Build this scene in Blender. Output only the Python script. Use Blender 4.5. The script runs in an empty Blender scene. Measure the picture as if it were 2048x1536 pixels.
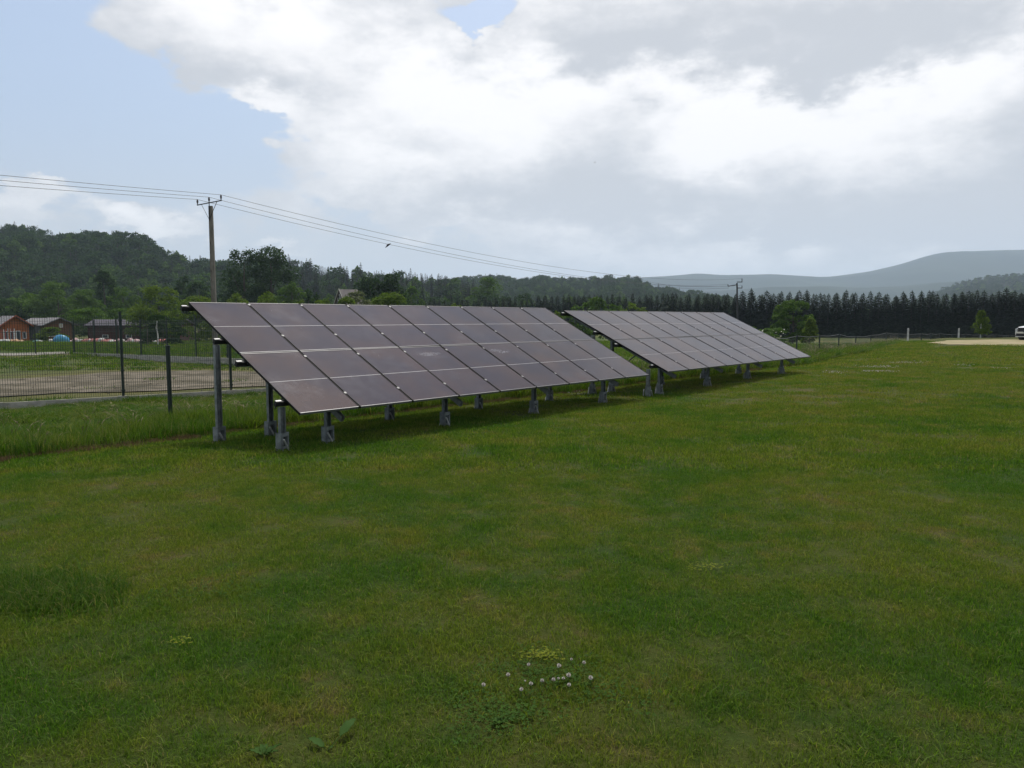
import bpy, math, random
import numpy as np
from mathutils import Vector, Matrix, noise as mn

rng = np.random.default_rng(7)
random.seed(7)
SC = bpy.context.scene
COL = SC.collection
R = math.radians

# ------------------------------------------------------------------ camera
FPX, PITCH, CAMZ = 1515.0, R(5.0), 1.85
cam_d = bpy.data.cameras.new('camera')
cam = bpy.data.objects.new('camera', cam_d)
COL.objects.link(cam)
cam.location = (0, 0, CAMZ)
cam.rotation_euler = (R(90) - PITCH, 0, 0)
cam_d.sensor_width = 36
cam_d.lens = FPX / 2048 * 36
cam_d.clip_start = 0.05
cam_d.clip_end = 30000
SC.camera = cam

FW = Vector((0, math.cos(PITCH), -math.sin(PITCH)))
UPV = Vector((0, math.sin(PITCH), math.cos(PITCH)))


def ray(px, py):
    return FW + Vector((1, 0, 0)) * ((px - 1024) / FPX) - UPV * ((py - 768) / FPX)


def at(px, py, Y):
    """world point that the photograph shows at pixel (px, py), at distance Y in front of the camera"""
    d = ray(px, py)
    return Vector((0, 0, CAMZ)) + d * (Y / d.y)


def azel(px, py):
    d = ray(px, py).normalized()
    return math.atan2(d.x, d.y), math.asin(d.z)


# ------------------------------------------------------------------ light and exposure
SUN_AZ, SUN_EL = R(12), R(60)
SC.view_settings.view_transform = 'Standard'
SC.view_settings.look = 'None'
SC.view_settings.gamma = 1
SC.view_settings.exposure = 0.5
SC.view_settings.use_curve_mapping = False
SC.render.engine = 'CYCLES'
SC.cycles.use_denoising = True
SC.cycles.max_bounces = 6
SC.cycles.diffuse_bounces = 3
SC.cycles.transparent_max_bounces = 8
SC.cycles.volume_bounces = 1
SC.cycles.sample_clamp_indirect = 4

sun_d = bpy.data.lights.new('sun', 'SUN')
sun_d.energy = 2.6
sun_d.angle = R(5)
sun_d.color = (1.0, 0.95, 0.86)
sun = bpy.data.objects.new('sun', sun_d)
COL.objects.link(sun)
sd = Vector((math.sin(SUN_AZ) * math.cos(SUN_EL), math.cos(SUN_AZ) * math.cos(SUN_EL), math.sin(SUN_EL)))
sun.rotation_euler = sd.to_track_quat('Z', 'Y').to_euler()
sun.location = (0, 0, 60)

world = bpy.data.worlds.new('World')
SC.world = world
world.use_nodes = True


class NT:
    """small node-tree writer"""
    def __init__(s, tree):
        s.t = tree
        s.t.nodes.clear()

    def n(s, kind, props=None, **ins):
        nd = s.t.nodes.new(kind)
        for k, v in (props or {}).items():
            setattr(nd, k, v)
        for k, v in ins.items():
            key = int(k[1:]) if k[0] == 'i' and k[1:].isdigit() else k.replace('_', ' ')
            s.put(nd.inputs[key], v)
        return nd

    def put(s, sock, v):
        if isinstance(v, bpy.types.NodeSocket):
            s.t.links.new(v, sock)
        elif isinstance(v, bpy.types.Node):
            s.t.links.new(v.outputs[0], sock)
        else:
            if isinstance(v, (tuple, list)) and len(v) == 3 and len(sock.default_value) == 4:
                v = (*v, 1)
            sock.default_value = v

    def m(s, op, a, b=0.0, c=0.0, clamp=False):
        nd = s.t.nodes.new('ShaderNodeMath')
        nd.operation = op
        nd.use_clamp = clamp
        s.put(nd.inputs[0], a)
        s.put(nd.inputs[1], b)
        s.put(nd.inputs[2], c)
        return nd.outputs[0]

    def v(s, op, a, b=(0, 0, 0)):
        nd = s.t.nodes.new('ShaderNodeVectorMath')
        nd.operation = op
        s.put(nd.inputs[0], a)
        s.put(nd.inputs[1], b)
        return nd.outputs['Value'] if op in ('LENGTH', 'DOT_PRODUCT') else nd.outputs[0]

    def ss(s, x, lo, hi, a=0.0, b=1.0):
        nd = s.t.nodes.new('ShaderNodeMapRange')
        nd.interpolation_type = 'SMOOTHSTEP'
        s.put(nd.inputs[0], x)
        nd.inputs[1].default_value = lo
        nd.inputs[2].default_value = hi
        nd.inputs[3].default_value = a
        nd.inputs[4].default_value = b
        return nd.outputs[0]

    def mix(s, f, a, b, blend='MIX'):
        nd = s.t.nodes.new('ShaderNodeMix')
        nd.data_type = 'RGBA'
        nd.blend_type = blend
        s.put(nd.inputs[0], f)
        s.put(nd.inputs[6], a)
        s.put(nd.inputs[7], b)
        return nd.outputs[2]

    def noise(s, vec, scale, detail=4.0, rough=0.55, out=0):
        nd = s.t.nodes.new('ShaderNodeTexNoise')
        s.put(nd.inputs['Vector'], vec)
        nd.inputs['Scale'].default_value = scale
        nd.inputs['Detail'].default_value = detail
        nd.inputs['Roughness'].default_value = rough
        return nd.outputs[out]


def build_world():
    w = NT(world.node_tree)
    sky = w.n('ShaderNodeTexSky', dict(sky_type='NISHITA', sun_disc=False, sun_elevation=SUN_EL, sun_rotation=SUN_AZ,
                                       air_density=1.3, dust_density=2.5, ozone_density=1.2))
    skc = w.v('MULTIPLY', sky.outputs[0], (0.10, 0.10, 0.10))
    d = w.n('ShaderNodeTexCoord').outputs['Generated']
    sep = w.n('ShaderNodeSeparateXYZ', i0=d)
    az = w.m('ARCTAN2', sep.outputs[0], sep.outputs[1])
    el = w.m('ARCSINE', sep.outputs[2])
    # turbulence: stretched sideways towards the horizon like real cloud decks
    sv = w.v('MULTIPLY', d, (1, 1, 2.1))
    n1 = w.noise(sv, 3.2, 9, 0.56)
    n2 = w.noise(w.v('ADD', sv, (4.1, 2.2, 7.7)), 8.5, 8, 0.6)
    n4 = w.noise(w.v('ADD', sv, (7.3, 1.2, 4.4)), 24, 7, 0.62)
    n3 = w.noise(w.v('ADD', sv, (1.3, 9.2, 3.1)), 2.0, 5, 0.5)
    wob = w.n('ShaderNodeCombineXYZ', i0=w.m('MULTIPLY', w.m('SUBTRACT', n1, 0.5), 0.20), i1=w.m('MULTIPLY', w.m('SUBTRACT', n2, 0.5), 0.14))
    ae = w.v('ADD', w.n('ShaderNodeCombineXYZ', i0=az, i1=el).outputs[0], wob.outputs[0])

    def blobs(lst):
        tot = None
        for (px, py, rx, ry, amp) in lst:
            a, e = azel(px, py)
            q = w.v('MULTIPLY', w.v('SUBTRACT', ae, (a, e, 0)), (FPX / rx, FPX / ry, 0))
            g = w.m('EXPONENT', w.m('MULTIPLY', w.v('DOT_PRODUCT', q, q), -1.0))
            tot = w.m('MULTIPLY_ADD', g, amp, tot if tot is not None else 0.0)
        return tot

    # where clouds are (density) ...
    cov = blobs([(400, 40, 190, 80, 1.1), (540, 110, 130, 55, 1.0), (700, 170, 120, 60, .6), (900, 190, 260, 120, 1.0), (560, 214, 90, 26, .9), (760, 300, 170, 55, .8),
                 (1250, 230, 380, 260, 1.3), (1600, 180, 520, 260, 1.4), (2050, 250, 400, 300, 1.2), (1250, 60, 300, 130, .9), (720, 40, 90, 60, .5),
                 (285, 420, 44, 20, .75), (350, 436, 48, 16, .75), (45, 396, 44, 16, .7), (135, 395, 44, 14, .6), (455, 477, 22, 18, .6), (1500, 482, 60, 22, .6), (1655, 482, 42, 22, .7),
                 (800, 478, 30, 10, .6), (1205, 497, 26, 12, .6), (590, 502, 60, 9, .5), (1400, 400, 800, 70, .8), (900, 400, 300, 40, .5),
                 (-600, 200, 500, 200, .8), (2900, 100, 600, 400, 1.0), (955, 35, 62, 42, -2.0), (680, 84, 22, 34, -.7), (130, 130, 130, 160, -.6), (300, 270, 170, 60, -.5), (120, 320, 260, 40, -.4)])
    above = w.ss(el, 0.36, 0.62)               # the same broken cloud goes on over our heads
    cov = w.m('ADD', cov, w.m('MULTIPLY', above, 0.42))
    behind = w.ss(w.m('ABSOLUTE', az), 1.0, 1.5)
    cov = w.m('ADD', cov, w.m('MULTIPLY', behind, 0.35))
    fld = w.m('ADD', cov, w.m('MULTIPLY', w.m('SUBTRACT', n1, 0.5), 1.2))
    fld = w.m('ADD', fld, w.m('MULTIPLY', w.m('SUBTRACT', n2, 0.5), 1.1))
    fld = w.m('ADD', fld, w.m('MULTIPLY', w.m('SUBTRACT', n4, 0.5), 0.6))
    mask = w.ss(fld, 0.27, 0.62)
    # ... and how bright: thick undersides grey, thin and sunlit parts white
    dark = blobs([(1560, 70, 330, 70, .62), (1850, 60, 220, 60, .30), (1185, 95, 110, 50, .42), (1640, 145, 230, 34, .40), (1330, 120, 110, 50, .22),
                  (1240, 280, 80, 110, .40), (1200, 380, 300, 50, .34), (1720, 425, 340, 48, .42), (2080, 340, 110, 170, .50), (2000, 480, 260, 70, .35),
                  (1010, 395, 260, 40, .22), (1870, 235, 110, 30, .30), (290, 50, 90, 60, .22), (520, 160, 150, 26, .30), (350, 120, 120, 30, .25), (1100, 450, 700, 60, .20),
                  (430, 35, 130, 45, -.40), (600, 70, 70, 60, -.38), (900, 180, 180, 60, -.55), (1090, 210, 150, 50, -.30), (1560, 250, 260, 70, -.62), (1260, 190, 120, 40, -.30),
                  (1920, 160, 130, 60, -.50), (2040, 90, 60, 60, -.4), (830, 330, 150, 36, -.28), (1060, 280, 90, 34, -.30), (1400, 320, 90, 34, -.35),
                  (285, 420, 60, 22, -.35), (350, 436, 60, 20, -.3), (530, 212, 90, 30, -.2), (1655, 480, 40, 22, -.45), (1500, 480, 50, 22, -.3)])
    dark = w.m('ADD', dark, w.m('MULTIPLY', w.m('SUBTRACT', n3, 0.5), 0.5))
    dark = w.m('ADD', dark, w.m('MULTIPLY', w.m('SUBTRACT', n2, 0.5), 1.1))
    dark = w.m('ADD', dark, w.m('MULTIPLY', w.m('SUBTRACT', n4, 0.5), 0.8))
    dark = w.m('ADD', dark, w.ss(fld, .3, .8, .16, 0))
    dk = w.ss(w.m('ADD', dark, .44), -0.05, 1.0)
    ccol = w.mix(dk, (0.775, 0.76, 0.76), (0.425, 0.44, 0.47))
    # thin high veil whitening the blue towards the horizon
    veil = w.ss(el, -0.02, 0.34, 0.86, 0.42)
    veilc = w.mix(w.ss(el, 0.0, 0.25), (0.43, 0.445, 0.495), (0.29, 0.355, 0.51))
    base = w.mix(veil, skc, veilc)
    mask = w.m('MULTIPLY', mask, w.ss(el, 0.02, 0.13, 0.6, 1.0))
    col = w.mix(mask, base, ccol)
    bg = w.n('ShaderNodeBackground', Color=col, Strength=1.0)
    out = w.n('ShaderNodeOutputWorld', Surface=bg)


build_world()

# ------------------------------------------------------------------ helpers


def lin(*c):
    return tuple(((v / 255) / 12.92 if v / 255 <= .04045 else ((v / 255 + .055) / 1.055) ** 2.4) for v in c)


MATS = {}


def material(name, col, col2=None, rough=.7, scale=5.0, metal=0.0, bump=0.0, bscale=40.0, spec=.4, coords='Object', detail=5.0, stretch=(1, 1, 1), lo=.35, hi=.65):
    m = bpy.data.materials.new(name)
    m.use_nodes = True
    w = NT(m.node_tree)
    tc = w.n('ShaderNodeTexCoord').outputs[coords]
    tc = w.v('MULTIPLY', tc, stretch)
    c = col
    if col2:
        c = w.mix(w.ss(w.noise(tc, scale, detail, .6), lo, hi), col, col2)
    p = w.n('ShaderNodeBsdfPrincipled', Base_Color=c, Roughness=rough, Metallic=metal)
    p.inputs['Specular IOR Level'].default_value = spec
    if bump:
        b = w.n('ShaderNodeBump', Height=w.noise(tc, bscale, 4, .6), Strength=bump, Distance=.02)
        w.put(p.inputs['Normal'], b)
    w.n('ShaderNodeOutputMaterial', Surface=p)
    MATS[name] = m
    return m


def leaf_material(name, c1, c2, c3=None, trans=.35, scale=.5, rough=.75):
    """leaves: colour differs from leaf to leaf and from limb to limb, light comes through"""
    m = bpy.data.materials.new(name)
    m.use_nodes = True
    w = NT(m.node_tree)
    tc = w.n('ShaderNodeTexCoord').outputs['Object']
    geo = w.n('ShaderNodeNewGeometry')
    oi = w.n('ShaderNodeObjectInfo')
    rnd = geo.outputs['Random Per Island']
    f = w.m('ADD', w.m('MULTIPLY', rnd, .6), w.m('MULTIPLY', w.noise(tc, scale, 3), .7))
    c = w.mix(w.ss(f, .3, .95), c1, c2)
    if c3:
        c = w.mix(w.ss(rnd, .86, .93), c, c3)
    c = w.mix(w.m('MULTIPLY', oi.outputs['Random'], .45), c, w.v('MULTIPLY', c, (.66, .74, .72)))
    p = w.n('ShaderNodeBsdfPrincipled', Base_Color=c, Roughness=rough)
    p.inputs['Specular IOR Level'].default_value = .12
    t = w.n('ShaderNodeBsdfTranslucent', Color=w.v('MULTIPLY', c, (1.1, 1.25, .6)))
    s = w.n('ShaderNodeMixShader', i0=trans, i1=p.outputs[0], i2=t.outputs[0])
    w.n('ShaderNodeOutputMaterial', Surface=s.outputs[0])
    MATS[name] = m
    return m


class MB:
    """collects shapes, then links them as one mesh object"""
    def __init__(s):
        s.V, s.F, s.M = [], [], []

    def add(s, vs, fs, mi=0):
        o = len(s.V)
        s.V.extend([tuple(v) for v in vs])
        s.F.extend([tuple(i + o for i in f) for f in fs])
        s.M.extend([mi] * len(fs))

    def box(s, lo, hi, mat=None, mi=0, bev=0.0):
        x0, y0, z0 = lo
        x1, y1, z1 = hi
        vs = [Vector(p) for p in ((x0, y0, z0), (x1, y0, z0), (x1, y1, z0), (x0, y1, z0), (x0, y0, z1), (x1, y0, z1), (x1, y1, z1), (x0, y1, z1))]
        if mat is not None:
            vs = [mat @ v for v in vs]
        s.add(vs, [(0, 3, 2, 1), (4, 5, 6, 7), (0, 1, 5, 4), (1, 2, 6, 5), (2, 3, 7, 6), (3, 0, 4, 7)], mi)

    def tube(s, pts, rad, seg=6, mi=0, cap=True):
        pts = [Vector(p) for p in pts]
        if not hasattr(rad, '__len__'):
            rad = [rad] * len(pts)
        o = []
        for i, p in enumerate(pts):
            t = (pts[min(i + 1, len(pts) - 1)] - pts[max(i - 1, 0)]).normalized()
            a = Vector((0, 0, 1)) if abs(t.z) < .9 else Vector((1, 0, 0))
            x = t.cross(a).normalized()
            y = t.cross(x)
            for k in range(seg):
                an = 2 * math.pi * k / seg
                o.append(p + (x * math.cos(an) + y * math.sin(an)) * rad[i])
        fs = []
        for i in range(len(pts) - 1):
            for k in range(seg):
                a, b = i * seg + k, i * seg + (k + 1) % seg
                fs.append((a, b, b + seg, a + seg))
        if cap:
            fs.append(tuple(range(seg))[::-1])
            fs.append(tuple((len(pts) - 1) * seg + k for k in range(seg)))
        s.add(o, fs, mi)

    def prism(s, poly, y0, y1, mat=None, mi=0):
        """poly in xz, extruded along y"""
        n = len(poly)
        vs = [Vector((x, y0, z)) for x, z in poly] + [Vector((x, y1, z)) for x, z in poly]
        if mat is not None:
            vs = [mat @ v for v in vs]
        s.add(vs, [tuple(range(n)), tuple(range(2 * n - 1, n - 1, -1))] + [(i, i + n, (i + 1) % n + n, (i + 1) % n) for i in range(n)], mi)

    def mesh(s, name, mats, smooth=False):
        me = bpy.data.meshes.new(name)
        me.from_pydata(s.V, [], s.F)
        for m in (mats if isinstance(mats, (list, tuple)) else [mats]):
            me.materials.append(MATS[m] if isinstance(m, str) else m)
        if any(s.M):
            me.polygons.foreach_set('material_index', s.M)
        if smooth:
            me.polygons.foreach_set('use_smooth', [True] * len(me.polygons))
        me.update()
        return me

    def build(s, name, mats, parent=None, smooth=False):
        o = bpy.data.objects.new(name, s.mesh(name, mats, smooth))
        COL.objects.link(o)
        if parent:
            o.parent = parent
        return o


def tag(o, label=None, cat=None, group=None, kind=None):
    for k, v in (('label', label), ('category', cat), ('group', group), ('kind', kind)):
        if v:
            o[k] = v
    return o


def empty(name, loc=(0, 0, 0), rz=0.0, label=None, cat=None, group=None):
    o = bpy.data.objects.new(name, None)
    o.empty_display_size = .2
    COL.objects.link(o)
    o.location = loc
    o.rotation_euler = (0, 0, rz)
    return tag(o, label, cat, group)


def inst(name, me, parent=None, loc=(0, 0, 0), rot=(0, 0, 0), scale=(1, 1, 1)):
    o = bpy.data.objects.new(name, me)
    COL.objects.link(o)
    o.parent = parent
    o.location, o.rotation_euler, o.scale = loc, rot, scale
    return o


def np_mesh(name, V, F, mats, smooth=False):
    me = bpy.data.meshes.new(name)
    k = F.shape[1]
    me.vertices.add(len(V))
    me.vertices.foreach_set('co', V.astype(np.float32).ravel())
    me.loops.add(F.size)
    me.loops.foreach_set('vertex_index', F.astype(np.int32).ravel())
    me.polygons.add(len(F))
    me.polygons.foreach_set('loop_start', np.arange(0, F.size, k, dtype=np.int32))
    me.polygons.foreach_set('loop_total', np.full(len(F), k, dtype=np.int32))
    for m in (mats if isinstance(mats, (list, tuple)) else [mats]):
        me.materials.append(MATS[m])
    me.update(calc_edges=True)
    if smooth:
        me.polygons.foreach_set('use_smooth', np.ones(len(F), dtype=bool))
    return me


def scatter(name, P, RZ, S, IDX, protos, tilt=None):
    """one object of stuff: prototypes set out on points by geometry nodes"""
    coll = bpy.data.collections.new(name + '_source')
    for i, me in enumerate(protos):
        o = bpy.data.objects.new('%s_source_%02d' % (name, i), me)
        coll.objects.link(o)
    P = np.asarray(P, dtype=np.float32)
    me = bpy.data.meshes.new(name)
    me.vertices.add(len(P))
    me.vertices.foreach_set('co', P.ravel())
    ro = np.zeros((len(P), 3), np.float32)
    if tilt is not None:
        ro[:, :2] = tilt
    ro[:, 2] = RZ
    sc = np.asarray(S, dtype=np.float32)
    if sc.ndim == 1:
        sc = np.repeat(sc[:, None], 3, 1)
    for nm, ty, arr in (('rot', 'FLOAT_VECTOR', ro), ('scl', 'FLOAT_VECTOR', sc)):
        a = me.attributes.new(nm, ty, 'POINT')
        a.data.foreach_set('vector', arr.astype(np.float32).ravel())
    a = me.attributes.new('idx', 'INT', 'POINT')
    a.data.foreach_set('value', np.asarray(IDX, dtype=np.int32))
    me.update()
    ob = bpy.data.objects.new(name, me)
    COL.objects.link(ob)
    g = bpy.data.node_groups.new(name + '_nodes', 'GeometryNodeTree')
    g.interface.new_socket('Geometry', in_out='INPUT', socket_type='NodeSocketGeometry')
    g.interface.new_socket('Geometry', in_out='OUTPUT', socket_type='NodeSocketGeometry')
    N, L = g.nodes, g.links
    gi, go = N.new('NodeGroupInput'), N.new('NodeGroupOutput')
    ci = N.new('GeometryNodeCollectionInfo')
    ci.inputs[0].default_value = coll
    ci.inputs[1].default_value = True
    ci.inputs[2].default_value = True
    ip = N.new('GeometryNodeInstanceOnPoints')
    ip.inputs['Pick Instance'].default_value = True

    def na(nm, ty):
        x = N.new('GeometryNodeInputNamedAttribute')
        x.data_type = ty
        x.inputs[0].default_value = nm
        return x.outputs[0]
    L.new(gi.outputs[0], ip.inputs['Points'])
    L.new(ci.outputs[0], ip.inputs['Instance'])
    L.new(na('idx', 'INT'), ip.inputs['Instance Index'])
    L.new(na('rot', 'FLOAT_VECTOR'), ip.inputs['Rotation'])
    L.new(na('scl', 'FLOAT_VECTOR'), ip.inputs['Scale'])
    L.new(ip.outputs[0], go.inputs[0])
    md = ob.modifiers.new('scatter', 'NODES')
    md.node_group = g
    ob['kind'] = 'stuff'
    return ob


# ------------------------------------------------------------------ terrain
CA, SA = math.cos(R(49.48)), math.sin(R(49.48))


def un(x, y):
    return CA * x + SA * y, -SA * x + CA * y


def xy(u, n):
    return CA * u - SA * n, SA * u + CA * n


def sst(x, a, b):
    t = np.clip((np.asarray(x, dtype=float) - a) / (b - a), 0, 1)
    return t * t * (3 - 2 * t)


def ground_z(x, y):
    x = np.asarray(x, dtype=float)
    y = np.asarray(y, dtype=float)
    u, n = un(x, y)
    A = .27 + .41 * sst(u, 14, 44)
    nb = 9.6 + .10 * np.clip(u - 20, 0, 40)
    z = -A * sst(n, nb, nb + 4.2)
    z = z + .07 * sst(u, 17, 23) * (1 - sst(n, 9.4, 10.6)) * sst(n, -10, 6)
    r = np.hypot(x, y)
    z = z + .17 * sst(x, 22, 36) * sst(y, 36, 48)
    z = z - .9 * sst(y, 66, 82) * sst(x, 5, 30)
    z = z - .8 * sst(r, 60, 125) * (1 - .6 * sst(x, 5, 30))
    z = z + .012 * np.sin(x * 1.3 + .4 * y) * np.cos(y * .9 - .3 * x)
    z = z + .035 * np.sin(x * .31 + 1.0) * np.sin(y * .27 + .5) * sst(r, 2, 9) * (1 - sst(r, 200, 400))
    return z


def gz(x, y):
    return float(ground_z(x, y))


def gpt(px, py, lift=0.0):
    """ground point seen at a pixel"""
    d = ray(px, py)
    z = 0.0
    for _ in range(12):
        t = (z + lift - CAMZ) / d.z
        p = d * t
        z = gz(p.x, p.y)
    return Vector((p.x, p.y, z))


def ground_material(name, kind):
    m = bpy.data.materials.new(name)
    m.use_nodes = True
    w = NT(m.node_tree)
    pos = w.n('ShaderNodeNewGeometry').outputs['Position']
    c = grass_colour(w, pos)
    if kind == 'ground':
        sep = w.n('ShaderNodeSeparateXYZ', i0=pos)
        r = w.v('LENGTH', pos)
        # the meadow beyond the fences is rougher and drier than the mown lawn
        nn = w.m('ADD', w.m('MULTIPLY', sep.outputs[0], -SA), w.m('MULTIPLY', sep.outputs[1], CA))
        wn = w.m('MULTIPLY', w.noise(pos, .35, 4), 2.0)
        far = w.ss(w.m('ADD', nn, wn), 14.0, 16.5)
        mc = w.mix(w.ss(w.noise(pos, .12, 5), .38, .62), (.050, .078, .020), (.115, .112, .042))
        c = w.v('MULTIPLY', c, (.50, .46, .6))
        c = w.mix(far, c, mc)
        fine = w.noise(pos, 42, 3, .7)
        c = w.mix(w.ss(fine, .3, .7, 0, .5), c, w.v('MULTIPLY', c, (.55, .55, .5)))
    p = w.n('ShaderNodeBsdfPrincipled', Base_Color=c, Roughness=.95)
    p.inputs['Specular IOR Level'].default_value = .1
    h = w.m('ADD', w.noise(pos, 60, 4, .7), w.m('MULTIPLY', w.noise(pos, 9, 3, .6), .8))
    b = w.n('ShaderNodeBump', Height=h, Strength=.9, Distance=.03)
    w.put(p.inputs['Normal'], b)
    w.n('ShaderNodeOutputMaterial', Surface=p)
    MATS[name] = m


def grass_colour(w, pos):
    big = w.noise(pos, .42, 4, .55)
    mid = w.noise(w.v('ADD', pos, (13, 5, 0)), 1.7, 5, .62)
    sml = w.noise(w.v('ADD', pos, (3, 7, 0)), 7.5, 4, .6)
    f = w.m('ADD', w.m('MULTIPLY', big, .55), w.m('ADD', w.m('MULTIPLY', mid, .35), w.m('MULTIPLY', sml, .18)))
    sp = w.n('ShaderNodeSeparateXYZ', i0=pos)
    worn = w.m('MULTIPLY', w.ss(sp.outputs[1], 12, 17), w.ss(sp.outputs[0], -3, 5))     # the thin dry turf up the slope
    f = w.m('ADD', f, w.m('MULTIPLY', worn, .04))
    c = w.mix(w.ss(f, .44, .61), (.062, .130, .014), (.126, .162, .024))
    dry = w.m('ADD', w.m('MULTIPLY', mid, .6), w.m('ADD', w.m('MULTIPLY', sml, .25), w.m('MULTIPLY', big, .25)))
    dry = w.m('ADD', dry, w.m('MULTIPLY', worn, .05))
    c = w.mix(w.ss(dry, .58, .71, 0, .75), c, (.190, .160, .055))
    return c


def grass_material(name, tall=False):
    m = bpy.data.materials.new(name)
    m.use_nodes = True
    w = NT(m.node_tree)
    geo = w.n('ShaderNodeNewGeometry')
    pos = geo.outputs['Position']
    rnd = geo.outputs['Random Per Island']
    c = grass_colour(w, pos)
    if tall:
        big = w.noise(pos, .8, 4)
        c = w.mix(w.ss(big, .4, .62), (.052, .112, .012), (.090, .132, .018))
    c = w.mix(w.ss(rnd, 0, .5, .7, 0), c, w.v('MULTIPLY', c, (.30, .38, .35)))
    c = w.mix(w.ss(rnd, .6, .9, 0, .6), c, w.v('MULTIPLY', c, (1.7, 1.55, 1.3)))
    c = w.mix(w.ss(rnd, .92 if not tall else .88, .98), c, (.22, .19, .085))
    p = w.n('ShaderNodeBsdfPrincipled', Base_Color=c, Roughness=.6)
    p.inputs['Specular IOR Level'].default_value = .08
    t = w.n('ShaderNodeBsdfTranslucent', Color=w.v('MULTIPLY', c, (1.15, 1.3, .5)))
    s = w.n('ShaderNodeMixShader', i0=.42, i1=p.outputs[0], i2=t.outputs[0])
    w.n('ShaderNodeOutputMaterial', Surface=s.outputs[0])
    MATS[name] = m


ground_material('lawn_ground', 'ground')
grass_material('lawn_blades')
grass_material('tall_blades', True)
leaf_material('lush_blades', (.034, .084, .010), (.085, .140, .018), (.17, .17, .06), trans=.4, scale=3)
leaf_material('dead_blades', (.15, .10, .05), (.075, .05, .028), trans=.2, scale=3)


def warp_grid(n, lim, k, c=0.0):
    s = np.linspace(-1, 1, n)
    return c + np.sinh(s * k) / math.sinh(k) * lim


def build_ground():
    gx = warp_grid(330, 9500, 7.6)
    gy = warp_grid(360, 9500, 7.4, 12)
    X, Y = np.meshgrid(gx, gy)
    Z = ground_z(X, Y)
    V = np.stack([X, Y, Z], -1).reshape(-1, 3)
    a = (np.arange(len(gy) - 1)[:, None] * len(gx) + np.arange(len(gx) - 1)[None]).ravel()
    F = np.stack([a, a + 1, a + 1 + len(gx), a + len(gx)], 1)
    o = bpy.data.objects.new('ground', np_mesh('ground', V, F, 'lawn_ground', True))
    COL.objects.link(o)
    o['kind'] = 'structure'


build_ground()


def sheet(name, poly, step, lift, mat, wob=.4):
    """a patch of other ground: follows the terrain a few centimetres above it, ragged outline"""
    P = np.array(poly, float)
    # subdivide the outline and wobble it
    out = []
    for i in range(len(P)):
        a, b = P[i], P[(i + 1) % len(P)]
        k = max(1, int(np.hypot(*(b - a)) / step))
        for j in range(k):
            p = a + (b - a) * j / k
            q = mn.noise_vector(Vector((p[0] * .5, p[1] * .5, 3.3)))
            out.append((p[0] + q.x * wob, p[1] + q.y * wob))
    import bmesh
    bm = bmesh.new()
    f = bm.faces.new([bm.verts.new((x, y, 0)) for x, y in out])
    x0, y0 = np.min(out, 0)
    x1, y1 = np.max(out, 0)
    for ax, lo, hi in ((0, x0, x1), (1, y0, y1)):
        c = lo + step
        while c < hi:
            no = (1, 0, 0) if ax == 0 else (0, 1, 0)
            co = (c, 0, 0) if ax == 0 else (0, c, 0)
            bmesh.ops.bisect_plane(bm, geom=bm.verts[:] + bm.edges[:] + bm.faces[:], plane_co=co, plane_no=no)
            c += step
    for v in bm.verts:
        v.co.z = gz(v.co.x, v.co.y) + lift
    bmesh.ops.triangulate(bm, faces=bm.faces[:])
    me = bpy.data.meshes.new(name)
    bm.to_mesh(me)
    bm.free()
    me.materials.append(MATS[mat])
    me.polygons.foreach_set('use_smooth', [True] * len(me.polygons))
    o = bpy.data.objects.new(name, me)
    COL.objects.link(o)
    o['kind'] = 'structure'
    return o


material('dirt', (.150, .130, .100), (.070, .062, .042), rough=.95, scale=.9, bump=1.0, bscale=14, spec=.1, coords='Object')
material('dirt_track', (.30, .25, .16), (.20, .185, .09), rough=.95, scale=.5, bump=.6, bscale=6, spec=.1)
material('pale_gravel', (.24, .23, .20), (.15, .14, .12), rough=.95, scale=2, bump=.8, bscale=18, spec=.1)


def G2(px, py):
    p = gpt(px, py)
    return (p.x, p.y)


sheet('gravel_yard', [G2(-160, 800), G2(250, 786), G2(560, 772), G2(640, 748), G2(420, 742), G2(250, 745), G2(60, 757), G2(-160, 768)], .5, .03, 'dirt', .5)
sheet('gravel_path', [G2(-200, 713), G2(30, 712), G2(138, 708), G2(138, 704.5), G2(40, 707), G2(-200, 708)], 1.2, .03, 'pale_gravel', .15)
sheet('dirt_track', [G2(1855, 686), G2(1930, 690), G2(2060, 693), G2(2300, 696), G2(2300, 680), G2(2060, 680), G2(1950, 680.5), G2(1890, 681)], 1.2, .03, 'dirt_track', .9)

# ------------------------------------------------------------------ hills and haze
material('forest_floor', (.016, .030, .014), (.030, .044, .018), rough=1, scale=.02, spec=.05)
material('mountain_forest', (.014, .026, .020), (.026, .040, .026), rough=1, scale=.0022, spec=.05, detail=8, bump=.8, bscale=.01)


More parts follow.
